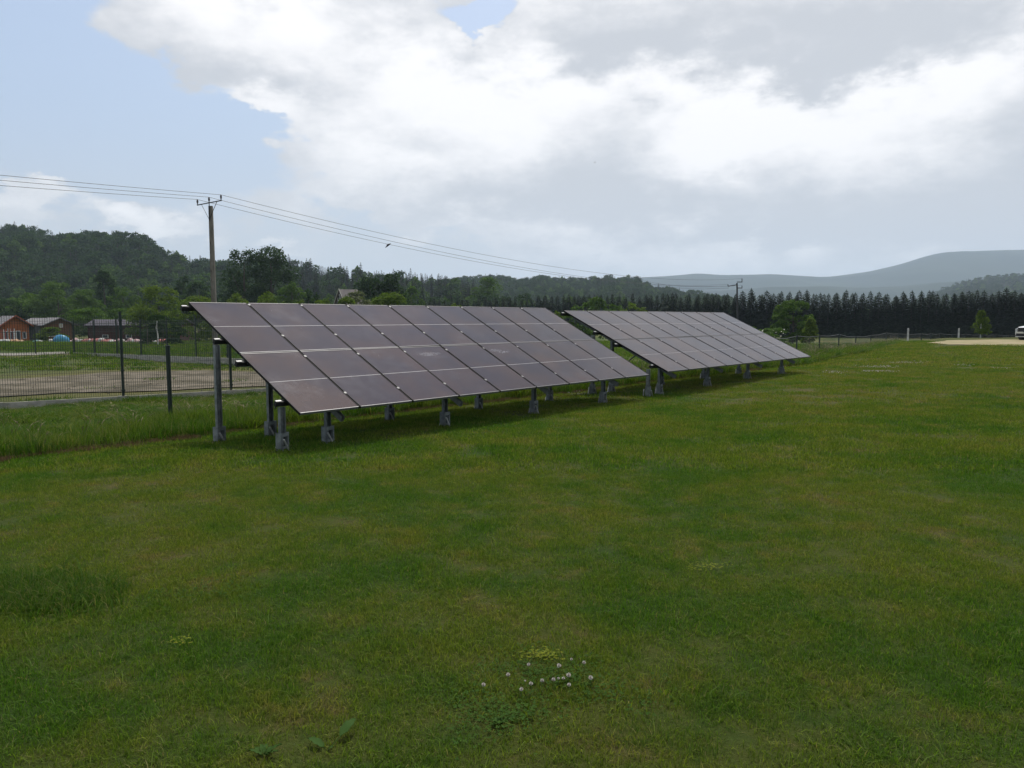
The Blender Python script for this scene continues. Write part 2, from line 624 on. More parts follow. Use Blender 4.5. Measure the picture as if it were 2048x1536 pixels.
def hill(name, ridge, Yr, Yb, mat, drop=0.0, rough_amp=0.0, shape=1.2, back=1.35, zb=-1.4, ncol=160, nrow=36):
    """terrain rising from the plain at distance Yb to a crest at distance Yr whose skyline is given in the photograph's pixels"""
    px = np.array([a for a, _ in ridge], float)
    py = np.array([b for _, b in ridge], float)
    cols = np.linspace(px[0], px[-1], ncol)
    tops = np.interp(cols, px, py)
    k = np.ones(5) / 5
    tops = np.convolve(np.pad(tops, 2, 'edge'), k, 'valid')
    V = []
    for j in range(nrow):
        f = j / (nrow - 1)                      # 0 base .. .72 crest .. 1 far foot
        for c, t in zip(cols, tops):
            crest = at(c, t, Yr)
            zc = crest.z - drop
            if f <= .72:
                g = f / .72
                Y = Yb + (Yr - Yb) * g
                z = zb + (zc - zb) * (math.sin(g * math.pi / 2) ** shape)
            else:
                g = (f - .72) / .28
                Y = Yr + (Yr * back - Yr) * g
                z = zb + (zc - zb) * (1 - g ** 1.6)
            x = crest.x / Yr * Y
            if rough_amp:
                z += rough_amp * mn.fractal(Vector((x, Y, 0)) / (Yr * .12), 1, 2, 4) * (math.sin(min(f / .72, 1) * math.pi))
            V.append((x, Y, z))
    V = np.array(V)
    a = (np.arange(nrow - 1)[:, None] * ncol + np.arange(ncol - 1)[None]).ravel()
    F = np.stack([a, a + 1, a + 1 + ncol, a + ncol], 1)
    o = bpy.data.objects.new(name, np_mesh(name, V, F, mat, True))
    COL.objects.link(o)
    o['kind'] = 'structure'
    return V.reshape(nrow, ncol, 3)


LEFT_RIDGE = [(-420, 470), (-200, 455), (0, 459), (60, 463), (90, 476), (130, 482), (200, 478), (285, 490), (310, 505), (345, 514), (400, 530), (450, 538), (520, 530), (590, 530),
              (620, 540), (650, 548), (700, 551), (760, 558), (800, 556), (850, 562), (900, 572), (960, 590)]
MID_RIDGE = [(780, 580), (860, 570), (900, 563), (930, 562), (985, 556), (1040, 566), (1085, 558), (1150, 566), (1200, 562), (1240, 558), (1275, 563), (1300, 574), (1340, 582), (1400, 590), (1470, 603)]
RIGHT_SLOPE = [(1820, 612), (1870, 594), (1900, 582), (1935, 570), (1960, 567), (2000, 562), (2048, 553), (2200, 540), (2500, 545)]
V_left = hill('forested_hill', LEFT_RIDGE, 560, 300, 'forest_floor', drop=15, rough_amp=5)
V_mid = hill('wooded_ridge', MID_RIDGE, 900, 520, 'forest_floor', drop=13, rough_amp=4)
V_right = hill('wooded_slope', RIGHT_SLOPE, 1700, 850, 'forest_floor', drop=15, rough_amp=15)
hill('mountain_range', [(900, 590), (1150, 575), (1285, 556), (1340, 554), (1400, 548), (1440, 552), (1540, 551), (1600, 553), (1650, 555), (1700, 549), (1740, 544), (1800, 531), (1850, 516),
                        (1890, 508), (1960, 504), (2048, 501), (2200, 496), (2600, 520), (3000, 560)], 4400, 3000, 'mountain_forest', rough_amp=18, ncol=260, nrow=50)
hill('foothills', [(1180, 600), (1400, 585), (1540, 576), (1650, 572), (1720, 576), (1800, 574), (1900, 566), (2048, 556), (2400, 540)], 3000, 2200, 'mountain_forest', rough_amp=14)

hz = MB()
hz.box((-9000, -3000, -3.5), (9000, 8800, 520))
vm = bpy.data.materials.new('haze')
vm.use_nodes = True
w = NT(vm.node_tree)
pv = w.n('ShaderNodeVolumePrincipled', Color=(.68, .82, 1.0), Density=.00015, Anisotropy=.3)
w.n('ShaderNodeOutputMaterial', Volume=pv.outputs[0])
MATS['haze'] = vm
hz.build('haze', 'haze')['kind'] = 'stuff'

# ------------------------------------------------------------------ tree shapes
leaf_material('leaf_dark', (.016, .038, .014), (.040, .074, .024))
leaf_material('leaf_mid', (.044, .088, .018), (.092, .150, .032))
leaf_material('leaf_bright', (.066, .108, .016), (.130, .180, .030))
leaf_material('leaf_pale', (.070, .085, .045), (.135, .150, .080))
leaf_material('needle', (.009, .021, .011), (.024, .044, .020), trans=.12)
leaf_material('needle_far', (.014, .028, .016), (.028, .044, .024), trans=.12)
material('bark', (.10, .085, .065), (.055, .045, .035), rough=.95, scale=6, bump=.8, bscale=20)
material('birch_bark', (.55, .54, .50), (.20, .19, .18), rough=.8, scale=8, lo=.55, hi=.62)


def leaves(C, size, rs, up=.35):
    """one lozenge-shaped leaf cluster at each centre, random facing"""
    n = len(C)
    N = rs.normal(size=(n, 3))
    N[:, 2] = np.abs(N[:, 2]) + up
    N /= np.linalg.norm(N, axis=1)[:, None]
    T = rs.normal(size=(n, 3))
    T -= (T * N).sum(1)[:, None] * N
    T /= np.linalg.norm(T, axis=1)[:, None]
    B = np.cross(N, T)
    s = (size * rs.uniform(.6, 1.35, n))[:, None]
    V = np.stack([C - T * s, C + B * s * .62 + N * s * .15, C + T * s, C - B * s * .62 - N * s * .1], 1).reshape(-1, 3)
    F = np.arange(4 * n).reshape(-1, 4)
    return V, F


def crown_points(seed, n, form):
    """points in a unit-height tree; form gives the envelope (z0, width profile)"""
    rs = np.random.default_rng(seed)
    z0 = dict(round=.08, oak=.14, oval=.12, shrub=0.02, cone=.10, poplar=.06)[form]
    prof = dict(round=lambda t: np.sqrt(np.clip(1 - (2 * t - 1) ** 2, 0, 1)), oak=lambda t: np.clip(1 - (1.6 * t - .62) ** 2 * .9, .05, 1) ** .6,
                oval=lambda t: np.sin(np.pi * np.clip(t * .93 + .07, 0, 1)) ** .7, shrub=lambda t: np.clip(1 - t ** 3.6, 0, 1) ** .6 * .98 + .02,
                cone=lambda t: (1 - t) ** .75 * np.clip(t * 9, 0, 1) + .02, poplar=lambda t: np.sin(np.pi * np.clip(t * .9 + .1, 0, 1)) ** .5)[form]
    nl = dict(round=46, oak=62, oval=44, shrub=48, cone=44, poplar=30)[form]
    L = []
    for i in range(nl):
        t = rs.uniform(.06, .98)
        a = rs.uniform(0, 2 * np.pi)
        rr = .44 * prof(np.array([t]))[0] * rs.uniform(.1, 1.0) ** .5
        rad = rs.uniform(.08, .17) * (1.1 if form in ('oak', 'round') else 1) * (1 - .35 * t)
        L.append((rr * math.cos(a), rr * math.sin(a), z0 + (1 - z0) * t * .94, rad))
    L = np.array(L)
    pick = rs.choice(nl, n, p=L[:, 3] ** 2 / (L[:, 3] ** 2).sum())
    D = rs.normal(size=(n, 3))
    D /= np.linalg.norm(D, axis=1)[:, None]
    D[:, 2] = np.where(D[:, 2] < -.3, -D[:, 2], D[:, 2])
    rad = L[pick, 3] * rs.uniform(.55, 1.12, n) ** .6
    C = L[pick, :3] + D * rad[:, None] * np.array([1.15, 1.15, .8])
    # stray twigs break the outline
    k = n // 14
    C[:k] += D[:k] * rs.uniform(.01, .055, k)[:, None]
    C[:, 2] = np.maximum(C[:, 2], .01)
    return C, L, rs


def make_crown(name, seed, n, form, leaf, mat, width):
    C, L, rs = crown_points(seed, n, form)
    C = C * np.array([width, width, 1])
    V, F = leaves(C, leaf, rs)
    return np_mesh(name, V, F, mat)


def make_trunk(seed, form, width, mat='bark', r=.028, limbs=6):
    C, L, rs = crown_points(seed, 10, form)
    b = MB()
    b.tube([(0, 0, -.03), (.004, 0, .1), (.01, .005, .35), (.0, .01, .62), (0, 0, .85)], [r * 1.25, r, r * .8, r * .5, r * .15], 7)
    for i in range(limbs):
        t = L[i]
        z = .15 + .4 * rs.random()
        e = Vector((t[0] * width, t[1] * width, max(t[2], z + .08)))
        b.tube([(0, 0, z), e * .5 + Vector((0, 0, z * .55)), e], [r * .5, r * .3, r * .1], 5, cap=False)
    return b.mesh('trunk', mat)


def make_spruce(name, seed, mat, whorls=30, w=.23, wide=1.0):
    rs = np.random.default_rng(seed)
    Vs, Fs = [], []
    o = 0
    for i in range(whorls):
        t = i / (whorls - 1)
        z = .03 + .95 * t
        rad = w * (1 - t) ** .72 + .010
        nb = int(11 - 5 * t)
        a0 = rs.uniform(0, 6.28)
        for k in range(nb):
            a = a0 + k * 2 * np.pi / nb + rs.uniform(-.25, .25)
            L = rad * rs.uniform(.72, 1.2)
            if rs.random() < .05:
                L *= 1.25
            dx, dy = math.cos(a), math.sin(a)
            seg = 4
            wd = wide * (.030 + .035 * (1 - t)) * rs.uniform(.8, 1.2)
            droop = L * (.30 * (1 - t) - .32 * t)
            for j in range(seg):
                s0, s1 = j / seg, (j + 1.25) / seg
                for side in (-1, 1):
                    # each frond piece hangs to a side of the branch
                    p0 = np.array([dx * L * s0, dy * L * s0, z - droop * s0 ** 1.3])
                    p1 = np.array([dx * L * s1, dy * L * s1, z - droop * s1 ** 1.3])
                    ww = wd * (1 - .7 * s0) * side
                    q = np.array([-dy * ww, dx * ww, -abs(ww) * rs.uniform(.1, .8)])
                    e = q + (p1 - p0) * rs.uniform(.3, .9)
                    Vs += [p0, p1, p0 + e]
                    Fs.append((o, o + 1, o + 2))
                    o += 3
    # leader
    for k in range(3):
        a = k * 2.1
        Vs += [np.array([.008 * math.cos(a), .008 * math.sin(a), .95]), np.array([0, 0, 1.01]), np.array([.008 * math.cos(a + 2), .008 * math.sin(a + 2), .95])]
        Fs.append((o, o + 1, o + 2))
        o += 3
    return np_mesh(name, np.array(Vs), np.array(Fs), mat)


def join_protos(name, meshes):
    """crown + trunk as one mesh, for woods that read as one mass"""
    import bmesh
    bm = bmesh.new()
    mats = []
    for me in meshes:
        off = len(mats)
        mats += list(me.materials)
        k = len(bm.faces)
        bm.from_mesh(me)
        bm.faces.ensure_lookup_table()
        for f in bm.faces[k:]:
            f.material_index = off
    out = bpy.data.meshes.new(name)
    bm.to_mesh(out)
    bm.free()
    for m in mats:
        out.materials.append(m)
    return out


# wood prototypes (unit height)
trunk_mesh = {f: make_trunk(5, f, .8) for f in ('round', 'oak', 'oval', 'shrub', 'cone', 'poplar')}
spruce_trunk = MB()
spruce_trunk.tube([(0, 0, -.03), (0, 0, .5), (0, 0, .97)], [.014, .009, .002], 6)
spruce_trunk = spruce_trunk.mesh('trunk', 'bark')
wood_broad = [join_protos('wood_tree', [make_crown('c', 100 + i, 1500, ('round', 'oak', 'oval', 'oak')[i % 4], .032, ('leaf_dark', 'leaf_dark', 'leaf_mid', 'leaf_dark')[i % 4], (.75, .95, .6, .8)[i % 4]), trunk_mesh['oak']]) for i in range(4)]
wood_spruce = [join_protos('wood_spruce', [make_spruce('c', 200 + i, 'needle_far', 22, (.17, .2, .14)[i]), spruce_trunk]) for i in range(3)]
bare = MB()
rb = random.Random(3)
for i in range(26):
    a, z = rb.uniform(0, 6.28), rb.uniform(.25, .85)
    l = .3 * (1.15 - z)
    e = Vector((math.cos(a) * l, math.sin(a) * l, z + .18))
    bare.tube([(0, 0, z), e], [.008, .002], 3, cap=False)
    for k in range(3):
        bare.tube([e * .6 + Vector((0, 0, z * .4)), e + Vector((rb.uniform(-.1, .1), rb.uniform(-.1, .1), rb.uniform(0, .1)))], [.004, .001], 3, cap=False)
bare.tube([(0, 0, 0), (0, 0, .95)], [.02, .004], 5)
wood_bare = join_protos('wood_bare', [bare.mesh('b', 'bark'), make_crown('c', 140, 160, 'oval', .02, 'leaf_dark', .5)])
WOOD = wood_broad + wood_spruce + [wood_bare]          # 0-3 broadleaved, 4-6 spruce, 7 thin crowned


def wood_on(name, V, label, hmin, hmax, spacing, conifer, thin=0.0, fmax=.80, fmin=0.0):
    nr, nc = V.shape[:2]
    rs = np.random.default_rng(len(name))
    P, S, I = [], [], []
    area_pts = 0
    for j in range(nr - 1):
        f = j / (nr - 1)
        if f > fmax or f < fmin:
            continue
        for i in range(nc - 1):
            q = V[j, i], V[j, i + 1], V[j + 1, i + 1], V[j + 1, i]
            ar = np.linalg.norm(np.cross(q[1] - q[0], q[3] - q[0]))
            k = rs.poisson(ar / spacing ** 2)
            for _ in range(k):
                a, b = rs.random(2)
                p = (q[0] * (1 - a) + q[1] * a) * (1 - b) + (q[3] * (1 - a) + q[2] * a) * b
                P.append(p)
                con = conifer(p, f)
                if rs.random() < con:
                    I.append(4 + rs.integers(3))
                    h = rs.uniform(hmin, hmax) * 1.08
                else:
                    I.append(7 if rs.random() < thin * (f > .6) else rs.integers(4))
                    h = rs.uniform(hmin, hmax)
                S.append((h, h, h) if I[-1] > 3 else (h * 1.05, h * 1.05, h))
    o = scatter(name, P, rs.uniform(0, 6.28, len(P)), S, I, WOOD)
    tag(o, label, 'forest')
    return o


wood_on('hillside_forest', V_left, 'dark mixed forest covering the hill on the left', 11, 18, 7.2,
        lambda p, f: .22 + .6 * (p[0] / p[1] > -.30) + .35 * (f > .5) + .2 * mn.noise(Vector((p[0], p[1], 0)) / 60), thin=.22)
wood_on('ridge_woodland', V_mid, 'hazy green woodland on the low ridge in the middle distance', 10, 16, 9, lambda p, f: .25 + .5 * (p[0] / p[1] < -.1))
wood_on('distant_woodland', V_right, 'bluish woodland on the slope at the far right below the mountain', 13, 19, 19, lambda p, f: .3)

# woodland on the plain that hides the foot of the hills
P, S, I = [], [], []
rs = np.random.default_rng(11)
for k in range(1500):
    Y = rs.uniform(225, 520)
    px = rs.uniform(-150, 2250)
    if px > 1250 and Y < 300:
        continue
    x = (px - 1024) / FPX * Y
    P.append((x, Y, gz(x, Y)))
    h = rs.uniform(6, 11) * (1.0 if px < 1300 else .75)
    S.append((h, h, h))
    I.append(rs.integers(4) if rs.random() < .8 else 4 + rs.integers(3))
tag(scatter('plain_woodland', P, rs.uniform(0, 6.28, len(P)), S, I, WOOD), 'mass of green woodland on the plain at the foot of the hills', 'woodland')

# ------------------------------------------------------------------ single trees and shrubs
CROWN_CACHE = {}


def tree(px, top, wpx, Y, form, leafm, label, group=None, name='broadleaf_tree', seed=None, cat='tree', trunk='bark', dense=1.0, zbase=None):
    p = at(px, top, Y)
    zb = gz(p.x, Y) if zbase is None else zbase
    h = p.z - zb
    wm = wpx / FPX * Y * (1.5 if form == 'shrub' else 1.12)
    var = (seed if seed is not None else random.randrange(3))
    leaf_m = max(.085, Y / FPX * 2.1)              # about a pixel and a half at its distance
    n = int(min(9000, max(1500, 3.2 * dense * (wm * h) / leaf_m ** 2)))
    key = (form, leafm, var, round(wm / h, 1), n // 900)
    if key not in CROWN_CACHE:
        CROWN_CACHE[key] = (make_crown('crown', 300 + var * 7 + len(CROWN_CACHE), n, form, leaf_m / h, leafm, wm / h),
                            make_trunk(var, form, wm / h, trunk, r=.02 if form != 'shrub' else .012, limbs=0 if trunk == 'birch_bark' else 6))
    c, t = CROWN_CACHE[key]
    e = empty(name, (p.x, Y, zb), random.uniform(0, 6.28), label, cat, group)
    inst('crown', c, e, scale=(h, h, h))
    inst('trunk', t, e, scale=(h, h, h))
    return e


tree(488, 500, 92, 150, 'oak', 'leaf_dark', 'left half of the big dark double oak right of the utility pole', seed=1, dense=1.4)
tree(540, 494, 96, 154, 'oak', 'leaf_dark', 'taller right half of the big dark double oak right of the utility pole', seed=2, dense=1.4)
tree(583, 566, 60, 130, 'round', 'leaf_mid', 'round fresh green tree at the right foot of the big double oak', seed=1)
tree(617, 575, 44, 136, 'round', 'leaf_dark', 'small dark round tree just left of the grey gabled house', seed=2)
tree(740, 553, 66, 140, 'oak', 'leaf_dark', 'left part of the dark oak clump right of the grey gabled house', seed=0, dense=1.3)
tree(782, 546, 62, 143, 'oak', 'leaf_dark', 'right part of the dark oak clump right of the grey gabled house', seed=2, dense=1.3)
tree(822, 572, 46, 170, 'round', 'leaf_mid', 'hazy green tree fading out right of the dark oak clump', seed=1)
tree(975, 555, 76, 260, 'oak', 'leaf_mid', 'wide hazy tree rising above the spruce row behind the front panels', seed=0)
tree(206, 541, 50, 190, 'oval', 'leaf_dark', 'tall narrow dark tree standing above the green trees on the left', seed=1)
tree(115, 562, 100, 172, 'round', 'leaf_mid', 'broad green tree behind the roofs of the two cabins', seed=2, dense=1.2)
tree(50, 588, 90, 176, 'round', 'leaf_mid', 'green tree directly behind the orange cabin', seed=0)
tree(8, 598, 80, 168, 'round', 'leaf_dark', 'dark green tree cut off by the left edge of the photo', seed=1)
tree(165, 578, 76, 165, 'round', 'leaf_mid', 'green tree between the cabins and the narrow dark tree', seed=1)
tree(243, 575, 66, 160, 'round', 'leaf_mid', 'green tree just left of the large yellow-green bush', seed=0)
tree(176, 614, 76, 118, 'shrub', 'leaf_mid', 'left one of two pale green shrubs behind the mesh fence', seed=0, name='shrub', cat='shrub')
tree(246, 616, 66, 116, 'shrub', 'leaf_mid', 'right one of two pale green shrubs behind the mesh fence', seed=2, name='shrub', cat='shrub')
tree(315, 568, 84, 100, 'shrub', 'leaf_bright', 'large yellow-green bush left of the front panels', seed=1, name='shrub', cat='shrub', dense=2.0)
tree(366, 552, 36, 190, 'round', 'leaf_dark', 'small dark round treetop left of the utility pole', seed=2)
tree(398, 562, 64, 180, 'round', 'leaf_dark', 'olive green tree directly behind the utility pole', seed=0)
tree(395, 592, 70, 90, 'shrub', 'leaf_bright', 'yellow-green shrub at the foot of the utility pole', seed=2, name='shrub', cat='shrub')
tree(472, 586, 46, 85, 'shrub', 'leaf_bright', 'yellow-green shrub in front of the big double oak', seed=0, name='shrub', cat='shrub')
tree(540, 584, 62, 85, 'shrub', 'leaf_bright', 'yellow-green shrub below the right half of the big double oak', seed=1, name='shrub', cat='shrub')
tree(598, 597, 34, 80, 'shrub', 'leaf_bright', 'small yellow-green shrub below the small dark round tree', seed=2, name='shrub', cat='shrub')
tree(645, 596, 44, 84, 'shrub', 'leaf_bright', 'low yellow-green shrub just left of the grey gabled house', seed=0, name='shrub', cat='shrub')
tree(712, 582, 56, 92, 'shrub', 'leaf_pale', 'pale grey-green bush in front of the grey gabled house', seed=1, name='shrub', cat='shrub')
tree(692, 592, 44, 80, 'shrub', 'leaf_bright', 'low yellow-green shrub in front of the pale grey bush', seed=2, name='shrub', cat='shrub')
tree(783, 585, 74, 84, 'shrub', 'leaf_bright', 'wide yellow-green shrub below the dark oak clump', seed=1, name='shrub', cat='shrub')
tree(914, 602, 26, 70, 'shrub', 'leaf_bright', 'small yellow-green shrub peeping over the middle of the front panels', seed=0, name='shrub', cat='shrub')
tree(1112, 622, 40, 46, 'shrub', 'leaf_bright', 'yellow-green shrub seen in the gap between the two panel arrays', seed=1, name='shrub', cat='shrub')
tree(1152, 608, 44, 95, 'shrub', 'leaf_mid', 'grey-green shrub behind the top left corner of the rear array', seed=2, name='shrub', cat='shrub')
tree(1190, 594, 56, 110, 'round', 'leaf_mid', 'round green tree behind the left part of the rear array', seed=0)
tree(1228, 606, 40, 100, 'shrub', 'leaf_mid', 'green shrub between the round tree and the hump-shaped bush', seed=1, name='shrub', cat='shrub')
tree(1268, 606, 52, 92, 'shrub', 'leaf_bright', 'hump-shaped yellow-green bush behind the rear array', seed=2, name='shrub', cat='shrub')
tree(1588, 599, 76, 84, 'round', 'leaf_mid', 'round leafy tree beside the low fence right of the rear array', seed=1, dense=2.2)
tree(1620, 628, 38, 72, 'cone', 'leaf_bright', 'small cone-shaped light green tree right of the round leafy tree', seed=2, dense=1.3)
tree(1545, 655, 60, 74, 'shrub', 'leaf_mid', 'elder bush with white blossom left of the round leafy tree', seed=0, name='shrub', cat='shrub')
tree(1498, 650, 50, 70, 'shrub', 'leaf_mid', 'brownish shrub behind the top right corner of the rear array', seed=1, name='shrub', cat='shrub')
tree(1964, 621, 36, 68, 'cone', 'leaf_bright', 'small light green tree on a pale trunk in front of the spruces at right', seed=0, trunk='birch_bark', dense=1.0)
# elder blossom
el = at(1545, 662, 73)
bl = bpy.data.objects.new('blossom', None)
rs = np.random.default_rng(5)
Cb = np.stack([rs.uniform(-1.3, 1.2, 60), rs.uniform(-1.3, -.2, 60), rs.uniform(.3, 1.9, 60)], 1)
Vb, Fb = leaves(Cb, .09, rs, 1.2)
material('blossom_white', (.62, .60, .50), rough=.8)
eb = [o for o in bpy.data.objects if o.get('label', '').startswith('elder bush')][0]
bpy.data.objects.remove(bl)
ob = inst('blossom', np_mesh('blossom', Vb, Fb, 'blossom_white'), eb)
ob.rotation_euler = (0, 0, -eb.rotation_euler.z)
ob['kind'] = 'stuff'

# spruce rows
SPR = [make_spruce('crown', 400 + i, 'needle', 30, (.26, .30, .24, .32, .28)[i], 1.35) for i in range(5)]


LAND = [(1446, 'front rank spruce right behind the top right corner of the rear array'), (1475, 'front rank spruce directly behind the thin black pole'),
        (1590, 'front rank spruce directly behind the round leafy tree'), (1632, 'front rank spruce just right of the small cone-shaped tree'), (1700, 'front rank spruce above the sagging middle of the chain link fence'),
        (1816, 'front rank spruce directly behind the left pale concrete post'), (1918, 'front rank spruce directly behind the right pale concrete post'),
        (1964, 'front rank spruce directly behind the small tree with the pale trunk'), (2040, 'front rank spruce directly behind the white car')]


def spruce(px, top, Y, label, group):
    if 'tall row' in group:
        for q, lb in list(LAND):
            if abs(px - q) < 8.5:
                label = lb
                LAND.remove((q, lb))
                break
    p = at(px, top, Y)
    zb = gz(p.x, Y)
    h = p.z - zb
    e = empty('spruce_tree', (p.x, Y, zb), random.uniform(0, 6.28), label, 'spruce', group)
    s = h * random.uniform(.82, 1.28)
    inst('crown', random.choice(SPR), e, scale=(s, s, h))
    inst('trunk', spruce_trunk, e, scale=(h, h, h))


px = 1345.0
while px < 2110:
    f = (px - 1345) / 700
    Y = 150 - 24 * f
    top = np.interp(px, [1345, 1400, 1450, 1500, 1560, 1700, 2048, 2110], [587, 589, 584, 583, 584, 583, 582, 580]) + random.gauss(0, 4.2)
    spruce(px, top, Y, 'dark spruce in the tall dense row along the right half of the horizon', 'spruces in the tall row at right')
    px += random.uniform(13, 19)
px = 1335.0
while px < 2110:
    spruce(px, 586 + random.gauss(0, 4), 162 - 24 * (px - 1345) / 700, 'dark spruce in the second rank of the tall row at right', 'spruces in the second rank at right')
    px += random.uniform(15, 24)
px = 836.0
while px < 1345:
    top = np.interp(px, [836, 900, 1000, 1100, 1250, 1345], [594, 597, 596, 590, 590, 588]) + random.gauss(0, 2.4)
    spruce(px, top, 205 - 20 * (px - 836) / 500, 'dark spruce in the smaller row that shows above the two panel arrays', 'spruces in the row above the arrays')
    px += random.uniform(9, 14)

#PART2
# ------------------------------------------------------------------ solar arrays
material('galvanised', (.22, .24, .24), (.12, .135, .135), rough=.55, metal=.4, scale=9, bump=.15, bscale=60)
material('steel_dull', (.17, .18, .175), (.11, .12, .115), rough=.55, metal=.6, scale=7)
material('rod_bright', (.55, .55, .54), (.35, .35, .35), rough=.4, metal=.7, scale=10)
material('frame_black', (.008, .008, .009), rough=.6, spec=.12)
material('frame_sheen', (.15, .15, .155), rough=.45, metal=.4)  # sky reflection on the black short-side frames, painted as lighter grey
material('busbar', (.22, .22, .23), (.15, .15, .16), rough=.55, scale=3)
material('rail_end', (.30, .30, .30), rough=.5, metal=.3)
material('rail_black', (.018, .018, .019), rough=.6, spec=.2)
material('backsheet', (.02, .02, .022), rough=.6)


def cell_material(name, smears=()):
    """dark glass over the cells: film dust, faint colour drift, a few bird smears at the listed spots (metres on the module)"""
    m = bpy.data.materials.new(name)
    m.use_nodes = True
    w = NT(m.node_tree)
    tc = w.n('ShaderNodeTexCoord').outputs['Object']
    oi = w.n('ShaderNodeObjectInfo').outputs['Random']
    off = w.n('ShaderNodeCombineXYZ', i0=w.m('MULTIPLY', oi, 37.0), i1=w.m('MULTIPLY', oi, 91.0))
    p = w.v('ADD', tc, off)
    c = w.mix(w.ss(w.noise(p, 1.1, 3), .35, .65), (.016, .008, .015), (.038, .017, .014))
    c = w.mix(oi, c, w.v('MULTIPLY', c, (.7, .8, 1.15)))
    # faint cell joints
    sep = w.n('ShaderNodeSeparateXYZ', i0=tc)
    dust = w.m('MULTIPLY', w.noise(p, 5, 6, .7), w.noise(w.v('ADD', p, (5, 5, 0)), .9, 2))
    df = w.ss(dust, .2, .45, 0.01, .07)
    spots = w.m('MULTIPLY', w.ss(w.noise(p, 26, 3, .6), .70, .76), w.ss(w.noise(p, 2.2, 2), .52, .62))
    df = w.m('MAXIMUM', df, w.m('MULTIPLY', spots, .35))
    streak = w.noise(w.v('MULTIPLY', p, (1, 3.4, 1)), 3.2, 6, .65)
    df = w.m('MAXIMUM', df, w.m('MULTIPLY', w.m('MULTIPLY', w.ss(streak, .60, .72), w.ss(w.noise(p, 1.3, 2), .52, .64)), .08))
    for (sx, sy, rx, ry, a) in smears:
        q = w.v('MULTIPLY', w.v('SUBTRACT', w.v('ADD', tc, w.v('MULTIPLY', w.v('SUBTRACT', w.noise(p, 7, 5, .7, out=1), (.5, .5, .5)), (.22, .16, 0))), (sx, sy, 0)), (1 / rx, 1 / ry, 0))
        g = w.ss(w.v('LENGTH', q), 1.05, .55)
        df = w.m('MAXIMUM', df, w.m('MULTIPLY', w.m('MULTIPLY', g, w.ss(w.noise(p, 22, 4, .7), .3, .6)), a))
    c = w.mix(df, c, (.26, .28, .33))
    ro = w.m('ADD', .13, w.m('MULTIPLY', df, .6))
    b = w.n('ShaderNodeBump', Height=w.noise(p, 1.6, 2), Strength=.06, Distance=.01)
    pr = w.n('ShaderNodeBsdfPrincipled', Base_Color=c, Roughness=ro, Normal=b)
    pr.inputs['Specular IOR Level'].default_value = .5
    pr.inputs['IOR'].default_value = 1.33
    w.n('ShaderNodeOutputMaterial', Surface=pr)
    MATS[name] = m


cell_material('cells')
cell_material('cells_smeared_low', [(.50, 1.42, .34, .08, .22), (.62, 1.30, .30, .05, .08)])
cell_material('cells_smeared_side', [(.24, 1.42,  .24, .07, .20), (.40, 1.34, .2, .05, .3)])
MW, MH, FT = 1.018, 1.690, .035      # module: width, height, frame depth
PITCH_U, PITCH_V = 1.04, 1.713

g_ = MB()
g_.box((.010, .010, .006), (MW - .010, MH - .010, FT - .004))
mod_mesh = {k: None for k in ('cells', 'cells_smeared_low', 'cells_smeared_side')}
for k in mod_mesh:
    mod_mesh[k] = g_.mesh('solar_module', k)
f_ = MB()
f_.box((0, 0, 0), (.011, MH, FT), mi=0)
f_.box((MW - .011, 0, 0), (MW, MH, FT), mi=0)
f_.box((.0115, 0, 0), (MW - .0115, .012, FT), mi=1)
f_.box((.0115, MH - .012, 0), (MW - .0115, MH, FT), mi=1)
frame_mesh = f_.mesh('frame', ['frame_black', 'frame_sheen'])
s_ = MB()
s_.box((.012, MH / 2 - .007, FT - .0038), (MW - .012, MH / 2 + .007, FT - .0030))
strip_mesh = s_.mesh('centre_strip', 'busbar')
c_ = MB()
c_.box((-.018, -.02, -.004), (.018, .02, .004))
c_.tube([(0, 0, .003), (0, 0, .010)], .006, 6)
clamp_mesh = c_.mesh('clamp', 'rail_end')


